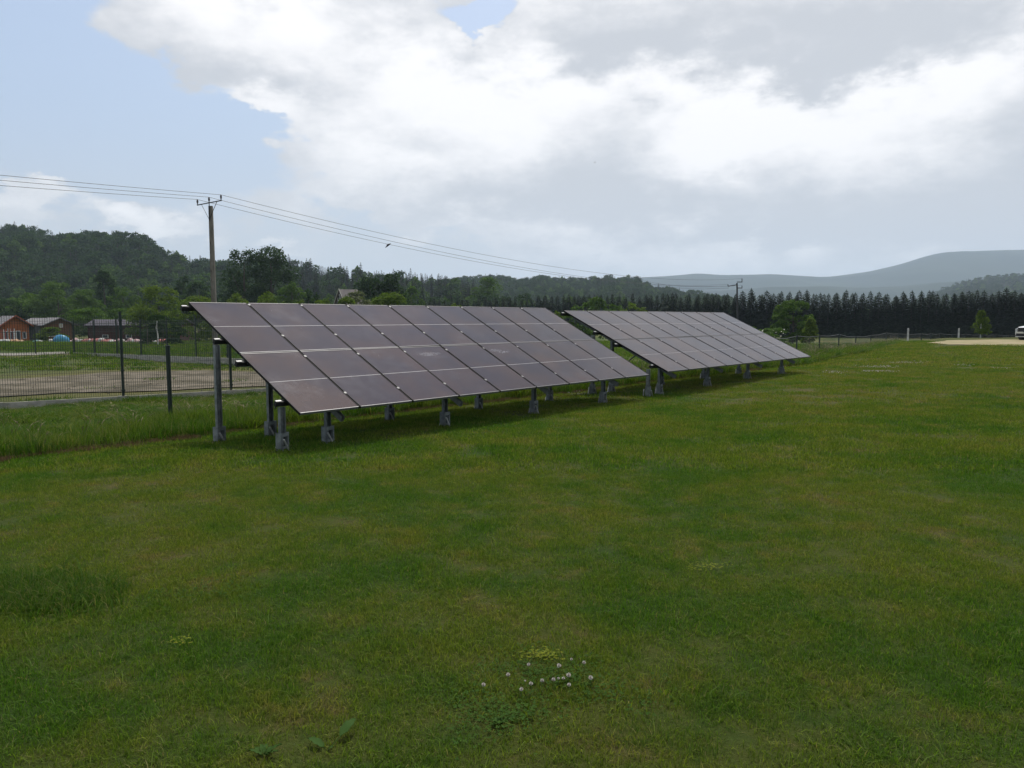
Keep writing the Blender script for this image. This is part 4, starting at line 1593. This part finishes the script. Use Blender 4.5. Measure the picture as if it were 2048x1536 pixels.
i = 0
for px_ in range(-4, 26, 6):
    i += 1
    lump('sack', px_ + random.uniform(-1, 1), 88, .5, random.uniform(.28, .38), 'sack_white', 'small white plastic sack in the row under the orange cabin', 'sack', 'white sacks under the orange cabin', i)
for px_ in (27, 33, 38, 44):
    i += 1
    lump('sack', px_, 87.5, .42, random.uniform(.25, .38), 'sack_orange', 'pale orange sack at the right end of the row under the orange cabin', 'sack', 'orange sacks under the orange cabin', i)
for px_ in (70, 75, 81):
    i += 1
    lump('sack', px_, 88, .35, .25, 'sack_teal' if px_ < 78 else 'sack_white', 'small greenish white sack in front of the grey shed', 'sack', 'sacks in front of the shed', i)
lump('tarpaulin', 124, 86, 1.8, .85, 'tarp_blue', 'crumpled bright blue tarpaulin heap in front of the brown cabin', 'tarpaulin', None, 3, .8)
lump('sack', 103, 85.5, .45, .40, 'sack_white', 'white sack lying at the left end of the blue tarpaulin', 'sack', None, 8)
px_ = 145
while px_ < 336:
    i += 1
    m_ = 'sack_red' if (168 < px_ < 222 and i % 3) or px_ > 318 else ('sack_pink' if i % 3 else 'sack_white')
    lb = {'sack_red': 'red plastic sack in the long row in front of the dark barn', 'sack_pink': 'pinkish plastic sack in the long row in front of the dark barn',
          'sack_white': 'pale plastic sack in the long row in front of the dark barn'}[m_]
    lump('sack', px_, 87, random.uniform(.45, .75), random.uniform(.24, .5) if m_ != 'sack_red' else random.uniform(.35, .55), m_, lb, 'sack', lb.split()[0] + ' sacks in front of the barn', i)
    px_ += random.uniform(5.5, 9)
material('pole_white', (.58, .56, .54), rough=.6)
material('pole_red', (.36, .10, .09), rough=.6)
for k, px_ in enumerate((1, 5, 9.5, 13, 18, 22.5, 27, 31)):
    q = base_at(px_, 90)
    b = MB()
    b.tube([(0, 0, -.2), (0, 0, at(px_, 657 if k > 3 else 659, 90).z - q.z)], .045, 5)
    red = k in (1, 3, 6)
    o = b.build('garden_pole', 'pole_red' if red else 'pole_white')
    o.location = q
    tag(o, ('thin red pole' if red else 'thin white pole') + ' upright in front of the orange cabin', 'pole', ('red' if red else 'white') + ' poles before the cabin')
q = base_at(316, 62)
b = MB()
b.tube([(0, 0, -.2), (.03, 0, .9), (-.05, 0, 1.5), (.02, 0, at(316, 642, 62).z - q.z)], [.07, .06, .05, .035], 7)
o = b.build('birch_trunk', 'birch_bark')
o.location = q
tag(o, 'slim white bare birch trunk standing between the two mesh fences and the barn', 'trunk')
for px_, lb in ((296, 'left of two thin grey stakes beside the slim white trunk'), (327, 'right of two thin grey stakes beside the slim white trunk')):
    q = base_at(px_, 60)
    b = MB()
    b.tube([(0, 0, -.2), (.02, 0, at(px_, 654, 60).z - q.z)], .035, 5)
    o = b.build('stake', 'bark')
    o.location = q
    tag(o, lb, 'stake')
tree(322, 628, 60, 64, 'shrub', 'leaf_dark', 'dark bush at the foot of the large yellow-green bush', seed=0, name='shrub', cat='shrub')
tree(100, 654, 42, 96, 'shrub', 'leaf_bright', 'low green hedge in front of the brown cabin', seed=0, name='hedge', cat='hedge', dense=1.6)

# ------------------------------------------------------------------ parked car (its nose enters at the right edge)
material('car_white', (.62, .63, .64), rough=.25, spec=.6)
material('car_black', (.012, .012, .013), rough=.4)
material('car_glass', (.02, .025, .03), rough=.05, spec=.8)
material('car_lamp', (.45, .47, .50), rough=.1, spec=.8)
material('tyre', (.015, .015, .015), rough=.9)
material('rim', (.35, .35, .36), rough=.35, metal=.8)
material('plate', (.55, .55, .50), rough=.5)
Yc = 54.0
nose = at(2051, 681, Yc)
nose.z = gz(nose.x, nose.y)
car = empty('parked_car', nose, R(22), 'white parked car with a black grille cut off by the right edge of the photo', 'car')
# local: x to the rear, y sideways; nose at x = 0
b = MB()
stn = [(0.0, .60, .40, .68, .66, .62, .78), (.10, .80, .28, .86, .72, .74, .90), (.35, .86, .24, .90, .84, .80, .99), (1.1, .88, .24, .91, .96, .84, 1.08), (1.35, .88, .24, .91, .98, .83, 1.12),
       (2.0, .88, .24, .91, 1.00, .66, 1.55), (2.4, .88, .24, .91, 1.00, .64, 1.62), (3.4, .88, .24, .91, 1.02, .63, 1.60), (4.0, .87, .25, .90, 1.04, .60, 1.50), (4.35, .84, .30, .86, 1.02, .74, 1.10), (4.42, .74, .42, .78, .8, .7, .95)]
rings = []
for (x, wb, zb_, wm, zm, wt, zt_) in stn:
    rings.append([(x, -wb, zb_), (x, -wm, (zb_ + zm) / 2), (x, -wm * .985, zm), (x, -wt, zt_ - .03), (x, -wt * .6, zt_), (x, wt * .6, zt_), (x, wt, zt_ - .03), (x, wm * .985, zm), (x, wm, (zb_ + zm) / 2), (x, wb, zb_)])
V_ = [v for r_ in rings for v in r_]
nr_ = 10
F_, mi = [], []
for i in range(len(rings) - 1):
    for k in range(nr_):
        F_.append((i * nr_ + k, i * nr_ + (k + 1) % nr_, (i + 1) * nr_ + (k + 1) % nr_, (i + 1) * nr_ + k))
F_.append(tuple(range(nr_))[::-1])
F_.append(tuple((len(rings) - 1) * nr_ + k for k in range(nr_)))
b.add(V_, F_)
body = b.build('body', 'car_white', car, smooth=False)
sub = body.modifiers.new('round', 'BEVEL')
sub.width, sub.segments, sub.limit_method = .045, 2, 'ANGLE'


def car_part(name, boxes, mat, parent=car):
    b = MB()
    for lo, hi in boxes:
        b.box(lo, hi)
    return b.build(name, mat, parent)


car_part('grille', [((-.03, -.60, .58), (.06, .60, .92)), ((-.02, -.70, .30), (.05, .70, .50))], 'car_black')
car_part('number_plate', [((-.055, .16, .50), (-.035, .68, .62))], 'plate')
car_part('bumper_trim', [((-.05, -.72, .245), (.14, .72, .285))], 'window_white')
for s in (-1, 1):
    lo, hi = sorted((s * .50, s * .76))
    car_part('headlight', [((-.03, lo, .70), (.20, hi, .84))], 'car_lamp')
    b = MB()
    b.add([(1.42, s * .925, 1.04), (1.95, s * .70, 1.47), (3.75, s * .68, 1.50), (4.05, s * .90, 1.08), (1.44, s * .90, 1.04), (1.97, s * .67, 1.46), (3.74, s * .65, 1.49), (4.03, s * .88, 1.08)],
          [(0, 1, 2, 3), (4, 7, 6, 5), (0, 4, 5, 1), (1, 5, 6, 2), (2, 6, 7, 3), (3, 7, 4, 0)])
    b.build('side_window', 'car_glass', car)
    for x in (.85, 3.55):
        b = MB()
        y0_, y1_ = sorted((s * .70, s * .925))
        b.tube([(x, y0_, .33), (x, y1_, .33)], .33, 18)
        tw = b.build('wheel', 'tyre', car)
        b = MB()
        y2_ = s * .93
        b.tube([(x, y2_ - .01, .33), (x, y2_ + .01, .33)], .20, 12)
        b.build('rim', 'rim', tw)
b = MB()
b.add([(1.36, -.72, 1.135), (1.36, .72, 1.135), (1.96, .60, 1.565), (1.96, -.60, 1.565), (1.34, -.72, 1.145), (1.34, .72, 1.145), (1.94, .60, 1.585), (1.94, -.60, 1.585)],
      [(0, 3, 2, 1), (4, 5, 6, 7), (0, 1, 5, 4), (1, 2, 6, 5), (2, 3, 7, 6), (3, 0, 4, 7)])
b.build('windscreen', 'car_glass', car)

# ------------------------------------------------------------------ grass


def blades(seed, n, rad, h, w_, lean=.5, seg=2, hs=.35):
    """a clump of n blades within a radius; every blade bends its own way"""
    rs = np.random.default_rng(seed)
    a, r_ = rs.uniform(0, 2 * np.pi, n), rad * np.sqrt(rs.random(n))
    B = np.stack([r_ * np.cos(a), r_ * np.sin(a), np.full(n, -.01)], 1)
    H = h * np.clip(rs.normal(1, hs, n), .3, 2.0)
    d = rs.uniform(0, 2 * np.pi, n)
    D = np.stack([np.cos(d), np.sin(d), 0 * d], 1)
    ln = (H * np.abs(rs.normal(0, lean, n)))[:, None]
    f = rs.uniform(0, 2 * np.pi, n)
    W = np.stack([np.cos(f), np.sin(f), 0 * f], 1) * (w_ * rs.uniform(.6, 1.3, n))[:, None] / 2
    Z = np.array([0, 0, 1.0])
    Mv = B + D * ln * .35 + Z * (H * .55)[:, None]
    T = B + D * ln * 1.1 + Z * (H * (1 - .25 * np.clip(ln[:, 0] / H, 0, 1.5)))[:, None]
    V = np.stack([B - W, B + W, Mv + W * .75, Mv - W * .75, T], 1).reshape(-1, 3)
    o = np.arange(n)[:, None] * 5
    F1 = o + np.array([0, 1, 2, 3])
    me = bpy.data.meshes.new('blades')
    Ftri = o + np.array([3, 2, 4])
    tot = np.concatenate([F1.ravel(), Ftri.ravel()])
    me.vertices.add(len(V))
    me.vertices.foreach_set('co', V.astype(np.float32).ravel())
    me.loops.add(len(tot))
    me.loops.foreach_set('vertex_index', tot.astype(np.int32))
    me.polygons.add(2 * n)
    me.polygons.foreach_set('loop_start', np.concatenate([np.arange(n) * 4, 4 * n + np.arange(n) * 3]).astype(np.int32))
    me.polygons.foreach_set('loop_total', np.concatenate([np.full(n, 4), np.full(n, 3)]).astype(np.int32))
    me.update(calc_edges=True)
    return me


def grass_protos(k, mat, **kw):
    out = []
    for i in range(k):
        me = blades(900 + i + len(mat), **kw)
        me.materials.append(MATS[mat])
        out.append(me)
    return out


def n_edge(u):
    return np.interp(u, [-5, 0, 12, 22, 31, 42, 60, 75], [12.4, 12.4, 12.6, 12.0, 10.9, 12.2, 14.7, 17])


def on_lawn(x, y, edge=0.0):
    u, n = un(x, y)
    wob = .18 * np.sin(u * 2.1) + .12 * np.sin(u * 5.3 + 1)
    track = (x > .552 * y) & (y > 46.5 + .8 * np.sin(x * .9))
    return ~track & (n < n_edge(u) + wob + edge) & (np.abs(x) < .74 * y + 1.2) & (y < 57)


def sample(y0, y1, dens, test):
    """random points in the camera's wedge of ground between two distances"""
    rs = np.random.default_rng(int(y0 * 10 + y1))
    area = .72 * (y1 ** 2 - y0 ** 2) * 1.0 + 2.4 * (y1 - y0)
    n = int(area * dens)
    y = np.sqrt(rs.random(n) * (y1 ** 2 - y0 ** 2) + y0 ** 2)
    x = rs.uniform(-1, 1, n) * (.72 * y + 1.2)
    k = test(x, y)
    return x[k], y[k], rs


near = grass_protos(5, 'lawn_blades', n=150, rad=.15, h=.029, w_=.0042, lean=.85)
midc = grass_protos(4, 'lawn_blades', n=150, rad=.30, h=.040, w_=.010, lean=.7)
farc = grass_protos(4, 'lawn_blades', n=170, rad=.80, h=.050, w_=.024, lean=.7)
GP, GR, GS, GI = [], [], [], []
for (y0, y1, dens, base, cnt) in ((2.3, 5.2, 95, 0, 5), (5.2, 9.0, 80, 0, 5), (9.0, 16, 24, 5, 4), (16, 28, 11, 5, 4), (28, 57, 3.0, 9, 4)):
    x, y, rs = sample(y0, y1, dens, on_lawn)
    GP.append(np.stack([x, y, ground_z(x, y)], 1))
    GR.append(rs.uniform(0, 6.28, len(x)))
    s = rs.uniform(.75, 1.25, len(x))
    hh = .85 + .5 * np.array([mn.noise(Vector((a * .9, c * .9, 5))) * .5 + .5 for a, c in zip(x, y)])
    GS.append(np.stack([s, s, s * hh], 1))
    GI.append(base + rs.integers(0, cnt, len(x)))
tag(scatter('lawn_grass', np.concatenate(GP), np.concatenate(GR), np.concatenate(GS), np.concatenate(GI), near + midc + farc),
    'mown lawn grass, patchy green and straw coloured, filling the foreground', 'grass')

# stray longer blades standing out of the lawn
strays = grass_protos(4, 'lawn_blades', n=6, rad=.04, h=.07, w_=.0042, lean=.9)
x, y, rs = sample(2.4, 11, 2.0, on_lawn)
S = rs.uniform(.6, 1.5, len(x))
tag(scatter('stray_grass', np.stack([x, y, ground_z(x, y)], 1), rs.uniform(0, 6.28, len(x)), S, rs.integers(0, 4, len(x)), strays), 'longer stray grass blades standing above the mown lawn', 'grass')

# tall unmown grass between lawn and fences
tallc = grass_protos(5, 'tall_blades', n=75, rad=.20, h=.29, w_=.008, lean=.6, hs=.42)
weed = grass_protos(2, 'tall_blades', n=60, rad=.16, h=.30, w_=.022, lean=.6, hs=.3)
seedy = []
material('seed_head', (.20, .18, .09), (.13, .11, .06), rough=.9, scale=9)
for i in range(3):
    b = MB()
    rr = random.Random(60 + i)
    for k in range(9):
        x_, y_ = rr.gauss(0, .12), rr.gauss(0, .12)
        tx, ty, hh = rr.gauss(0, .10), rr.gauss(0, .10), rr.uniform(.36, .58)
        b.tube([(x_, y_, 0), (x_ + tx * .4, y_ + ty * .4, hh * .6), (x_ + tx, y_ + ty, hh)], [.0024, .002, .0016], 3, cap=False)
        b.tube([(x_ + tx, y_ + ty, hh - .01), (x_ + tx * 1.2, y_ + ty * 1.2, hh + .035), (x_ + tx * 1.6, y_ + ty * 1.6, hh + .08)], [.002, .007, .001], 4, cap=False)
    seedy.append(b.mesh('seed_source', 'seed_head'))
PT, ST, IT = [], [], []
rs = np.random.default_rng(21)
nA = Vector((-dA.y, dA.x))
for k in range(15000):
    u = rs.uniform(-6, 66)
    e = float(n_edge(u))
    n_ = e + rs.random() ** 1.15 * (7.5 if u < 16 else 5.5)
    x, y = xy(u, n_)
    if y < 3 or abs(x) > .74 * y + 1.5:
        continue
    beyond = (Vector((x, y)) - pA).dot(nA) > -.12 and u < 17
    if beyond:
        continue
    t = n_ - e
    h = (1.0 if t < .25 else 1.1) * (1 - .72 * min(t / 3.6, 1) if u < 16 else .95)
    h *= .45 + 1.05 * (mn.noise(Vector((x * .55, y * .55, 9))) * .5 + .5)
    if u > 31:
        h *= .95 if u < 44 else .75
    PT.append((x, y, gz(x, y)))
    s = rs.uniform(.8, 1.3) * (1 + (u > 22) * .6)
    ST.append((s, s, h * rs.uniform(.75, 1.15)))
    IT.append(rs.integers(5) if rs.random() < .86 else (5 + rs.integers(2) if rs.random() < .75 else 7 + rs.integers(3)))
tag(scatter('tall_grass', PT, rs.uniform(0, 6.28, len(PT)), ST, IT, tallc + weed + seedy), 'tall unmown grass and weeds along the fences behind the arrays', 'grass')

# dead thatch along the mown edge
deadc = grass_protos(3, 'dead_blades', n=80, rad=.16, h=.10, w_=.008, lean=1.1)
PD = []
for k in range(1500):
    u = rs.uniform(-6, 30)
    x, y = xy(u, float(n_edge(u)) + .12 * math.sin(u * 2.1) + rs.normal() * .16)
    if y < 3 or abs(x) > .74 * y + 1.5:
        continue
    PD.append((x, y, gz(x, y) + .01))
tag(scatter('dead_thatch', PD, rs.uniform(0, 6.28, len(PD)), rs.uniform(.35, .85, len(PD)), rs.integers(0, 3, len(PD)), deadc), 'brown dead grass along the foot of the unmown strip', 'grass')

# dry meadow between and beyond the fences
mead = grass_protos(4, 'tall_blades', n=90, rad=.55, h=.22, w_=.026, lean=.5)
rs = np.random.default_rng(31)
PM, SM, IM = [], [], []
for k in range(9000):
    Y = math.sqrt(rs.uniform(17 ** 2, 100 ** 2))
    x = rs.uniform(-.75, .62) * Y
    if (Vector((x, Y)) - pA).dot(nA) < .3 or un(x, Y)[1] < 17:
        continue
    sc_ = at(1024, 768, 1)
    # leave the bare gravel of the yard open
    py_ = 635.5 + (CAMZ - gz(x, Y)) * FPX / Y
    px_ = 1024 + x / Y * 1521
    if 741 < py_ < 800 and px_ < 640 and rs.random() < .96:
        continue
    if 703 < py_ < 714 and px_ < 150:
        continue
    PM.append((x, Y, gz(x, Y)))
    s = .6 + Y / 70
    SM.append((s, s, (.45 if py_ > 715 else .9) * rs.uniform(.6, 1.2)))
    IM.append(rs.integers(4))
tag(scatter('meadow_grass', PM, rs.uniform(0, 6.28, len(PM)), SM, IM, mead), 'rough meadow grass between and beyond the mesh fences', 'grass')

# lush tuft at the left edge
tuft = grass_protos(4, 'lush_blades', n=70, rad=.17, h=.065, w_=.006, lean=.8, hs=.45)
PT, ST = [], []
for k in range(330):
    px_, py_ = rs.uniform(-90, 205), rs.uniform(1150, 1222)
    if ((px_ - 40) / 165) ** 2 + ((py_ - 1190) / 34) ** 2 > 1 + .5 * math.sin(px_ * .07) + rs.normal() * .5:
        continue
    p = gpt(px_, py_)
    PT.append(tuple(p))
    ST.append(rs.uniform(.6, 1.25))
for (cx, cy, rx, ry, k2, hh) in ((560, 1318, 150, 34, 22, .5), (1130, 1395, 90, 36, 12, .6), (210, 1290, 160, 40, 20, .5), (1440, 1400, 170, 50, 26, .5), (330, 1000, 200, 24, 16, .5), (1250, 1480, 160, 40, 20, .5), (1700, 1300, 200, 60, 26, .5)):
    for k in range(k2):
        p = gpt(cx + rs.normal() * rx / 2, cy + rs.normal() * ry / 2)
        PT.append(tuple(p))
        ST.append(rs.uniform(.5, 1.1) * hh)
tag(scatter('grass_tuft', PT, rs.uniform(0, 6.28, len(PT)), ST, rs.integers(0, 4, len(PT)), tuft), 'lush uncut grass tufts, the largest at the left edge of the lawn', 'grass')

# ------------------------------------------------------------------ clover and weeds
material('clover_head', (.48, .47, .43), (.36, .29, .27), rough=.8, scale=40)
material('stem_green', (.06, .12, .03), rough=.7)
leaf_material('clover_leaf', (.028, .075, .008), (.050, .105, .010), trans=.3, scale=8)
leaf_material('weed_leaf', (.034, .082, .014), (.052, .105, .020), trans=.3, scale=8)
leaf_material('yellow_petal', (.24, .24, .015), (.12, .17, .02), trans=.2, scale=8)
hd = MB()
rr = random.Random(5)
for i in range(46):
    ph = math.acos(1 - 1.75 * (i + .5) / 46)
    th = i * 2.39996
    d = Vector((math.sin(ph) * math.cos(th), math.sin(ph) * math.sin(th), math.cos(ph)))
    t1 = d.cross(Vector((0, 0, 1))).normalized() if abs(d.z) < .99 else Vector((1, 0, 0))
    r0, r1 = .004, .0098 * rr.uniform(.85, 1.1)
    up_ = d + Vector((0, 0, .25))
    hd.add([d * r0 - t1 * .0012, d * r0 + t1 * .0012, up_ * r1 + t1 * .0020, up_ * r1 * 1.08, up_ * r1 - t1 * .0020], [(0, 1, 2, 3, 4)])
head_mesh = hd.mesh('flower_head', 'clover_head')
st_ = MB()
st_.tube([(0, 0, -.005), (.003, .001, .5), (0, 0, 1)], .0011, 4, cap=False)
stem_mesh = st_.mesh('stem', 'stem_green')
CL = [(967, 1370, 1.0), (1016, 1350, 1.0), (1043, 1379, .95), (1062, 1368, 1.0), (1084, 1362, 1.0), (1057, 1330, .9), (1107, 1360, 1.05), (1117, 1357, .6), (1127, 1357, .8), (1137, 1351, 1.15), (1138, 1370, .95),
      (1118, 1332, 1.1), (1168, 1326, 1.0), (1181, 1356, 1.1), (1143, 1319, .7), (1050, 1362, .5)]
CLAB = ['leftmost white clover flower of the foreground cluster', 'second white clover flower from the left of the cluster', 'lowest white clover flower, near the clover leaves on the left',
        'white clover flower just up and right of the lowest one', 'white clover flower midway along the arc below the yellow patch', 'clover flower at the left end of the small yellow patch',
        'larger clover flower leading the tight bunch in the middle of the cluster', 'small wilted clover flower inside the tight bunch', 'clover flower at the right end of the tight bunch',
        'largest white clover flower, just right of the tight bunch', 'clover flower directly below the largest white one', 'white clover flower at the right end of the small yellow patch',
        'pinkish clover flower at the upper right of the cluster', 'rightmost white clover flower of the foreground cluster', 'smallest and farthest clover flower above the yellow patch', 'tiny flat clover flower left of the arc in the middle']
for k, (a, c, s) in enumerate(CL):
    p = gpt(a, c, .05)
    lb = CLAB[k]
    o = empty('clover_flower', p, random.uniform(0, 6), lb, 'clover flower', 'white clover flowers in the foreground')
    hh = .05
    tl = (random.uniform(-.25, .25), random.uniform(-.25, .25), 0)
    inst('stem', stem_mesh, o, scale=(1, 1, hh))
    inst('flower_head', head_mesh, o, (0, 0, hh), tl, (s, s, s * .92))
# three-part clover leaves
tf = []
for i in range(4):
    r4 = np.random.default_rng(50 + i)
    b = MB()
    for k in range(20):
        cx, cy = r4.normal(0, .06), r4.normal(0, .06)
        cz = r4.uniform(.010, .030)
        a0 = r4.uniform(0, 6.28)
        tx, ty = r4.uniform(-.35, .35, 2)
        for j in range(3):
            a = a0 + j * 2.094
            L_ = r4.uniform(.006, .010)
            dx, dy = math.cos(a), math.sin(a)
            def P_(f, g):
                x_, y_ = dx * f * L_ - dy * g * L_, dy * f * L_ + dx * g * L_
                return (cx + x_, cy + y_, cz + tx * x_ + ty * y_ + .002 * f)
            b.add([P_(0, 0), P_(.55, -.42), P_(1.0, -.25), P_(.95, .0), P_(1.0, .25), P_(.55, .42)], [(0, 1, 2, 3, 4, 5)])
    tf.append(b.mesh('clover_leaf_source', 'clover_leaf'))
PT = []
for (cx, cy, rx, ry, k2) in ((1085, 1350, 110, 42, 36), (1000, 1440, 90, 34, 20), (930, 1410, 90, 30, 9), (1240, 1395, 80, 30, 9), (430, 1180, 90, 26, 14), (740, 1040, 110, 16, 12)):
    for k in range(k2):
        p = gpt(cx + rs.normal() * rx * .55, cy + rs.normal() * ry * .55)
        PT.append(tuple(p))
tag(scatter('clover_leaves', PT, rs.uniform(0, 6.28, len(PT)), rs.uniform(.8, 1.3, len(PT)), rs.integers(0, 4, len(PT)), tf), 'three-part clover leaves in patches around the white flowers', 'clover')
# yellow-flowering patches and far white clover
yb = MB()
for k in range(9):
    a, r_ = rs.uniform(0, 6.28), .05 * math.sqrt(rs.random())
    c0 = Vector((r_ * math.cos(a), r_ * math.sin(a), rs.uniform(.02, .04)))
    for j in range(4):
        t = j * 1.57 + a
        d1, d2 = Vector((math.cos(t), math.sin(t), .4)) * .007, Vector((math.cos(t + .9), math.sin(t + .9), .4)) * .007
        yb.add([c0, c0 + d1, c0 + d2], [(0, 1, 2)])
ym = [yb.mesh('yellow_source', 'yellow_petal')]
PT, S = [], []
for (cx, cy, rx, ry, k2) in ((1085, 1319, 46, 9, 14), (1412, 1140, 40, 14, 12), (372, 1292, 44, 9, 5), (1900, 855, 80, 5, 14), (2030, 858, 50, 4, 8), (890, 970, 30, 4, 3)):
    for k in range(k2):
        p = gpt(cx + rs.normal() * rx * .5, cy + rs.normal() * ry * .5)
        PT.append(tuple(p))
        S.append(rs.uniform(.7, 1.2) * (1 if cy > 1000 else 1.2))
tag(scatter('yellow_flowers', PT, rs.uniform(0, 6.28, len(PT)), S, np.zeros(len(PT)), ym), 'tiny yellow-flowering patches in the lawn', 'flowers')
wb = MB()
for k in range(11):
    a, r_ = rs.uniform(0, 6.28), .38 * math.sqrt(rs.random())
    c0 = Vector((r_ * math.cos(a), r_ * math.sin(a), rs.uniform(.05, .075)))
    wb.tube([c0, c0 + Vector((0, 0, .008)), c0 + Vector((0, 0, .017))], [.008, .013, .005], 6)
wm = [wb.mesh('white_source', 'clover_head')]
PT = []
for (cx, cy, rx, ry, k2) in ((1745, 736, 44, 2.2, 10), (1738, 745, 30, 1.4, 9), (1820, 727, 40, 1.8, 9), (1662, 748, 20, 1.5, 3), (1925, 733, 20, 1.2, 3), (1990, 738, 30, 2, 3), (1160, 790, 4, 2, 2)):
    for k in range(k2):
        p = gpt(cx + rs.normal() * rx * .5, cy + rs.normal() * ry * .5)
        PT.append(tuple(p))
tag(scatter('white_flowers', PT, rs.uniform(0, 6.28, len(PT)), rs.uniform(.6, 1.1, len(PT)), np.zeros(len(PT)), wm), 'white clover bloom in pale patches on the far lawn', 'flowers')


def broad_leaf(L_, W_, stalk, curl=.3):
    """one spatulate leaf on a stalk along +x, midrib folded"""
    b = MB()
    n = 9
    V_ = []
    for i in range(n):
        t = i / (n - 1)
        x = stalk + (L_ - stalk) * t
        wv = W_ / 2 * (math.sin(math.pi * min(t ** .8 * .93 + .04, 1)) ** .8)
        z = .012 + .05 * L_ / .12 * math.sin(t * 2.4) * curl
        ru_ = .003 * math.sin(i * 2.3)
        V_ += [(x, -wv, z + .004 + ru_), (x, 0, z - .002), (x, wv, z + .004 - ru_)]
    V2 = [(x, y, z - .0008) for x, y, z in V_]
    F_ = []
    for i in range(n - 1):
        for k in range(2):
            a = i * 3 + k
            F_.append((a, a + 3, a + 4, a + 1))
            F_.append((a + 27, a + 28, a + 31, a + 30))
    b.add(V_ + V2, F_)
    b.tube([(0, 0, 0), (stalk * .6, 0, .010), (stalk + .01, 0, .012)], .0016, 4, cap=False)
    return b.mesh('leaf', 'weed_leaf', True)


LM = [broad_leaf(.125, .036, .055), broad_leaf(.10, .042, .02), broad_leaf(.085, .045, .015)]
p = gpt(655, 1503)
o = empty('broadleaf_weed', p, 0, 'broad-leaved weed with one long-stalked spoon leaf near the bottom edge', 'weed')
inst('leaf', LM[0], o, rot=(0, R(-8), R(62)), scale=(1.55, 1.3, 1.2))
inst('leaf', LM[1], o, rot=(0, R(-5), R(152)), scale=(1.1, .9, 1))
inst('leaf', LM[2], o, rot=(0, R(-15), R(20)), scale=(.35, .35, .5))
p = gpt(528, 1515)
o = empty('broadleaf_weed', p, 0, 'leafy weed rosette at the bottom edge left of the spoon-leaved one', 'weed')
for k, a in enumerate((150, 120, 20, 60, -10, 190, 95)):
    inst('leaf', LM[1 + k % 2], o, rot=(0, R(-10 - 5 * (k % 3)), R(a)), scale=(.6 + .12 * (k % 3), .5, .8))
p = gpt(1000, 1452)
o = empty('broadleaf_weed', p, 0, 'small leafy weed among the clover below the white flowers', 'weed')
for k, a in enumerate((10, 75, 140, 200, 265, 320)):
    inst('leaf', LM[1 + k % 2], o, rot=(0, R(-22), R(a)), scale=(.45, .45, .7))

# twigs and clods lying in the gravel yard
tw = MB()
for k in range(70):
    px_, py_ = rs.uniform(0, 560), rs.uniform(752, 795)
    p = gpt(px_, py_)
    a, l = rs.uniform(0, 6.28), rs.uniform(.04, .28)
    l *= .6
    d = Vector((math.cos(a), math.sin(a), rs.uniform(-.05, .12))) * l
    q = p + Vector((0, 0, .05))
    tw.tube([q, q + d * .5 + Vector((0, 0, .02)), q + d], [.007, .009, .005], 4)
o = tw.build('yard_debris', 'bark')
o['kind'] = 'stuff'
tag(o, 'twigs and clods scattered on the bare gravel of the yard', 'debris')
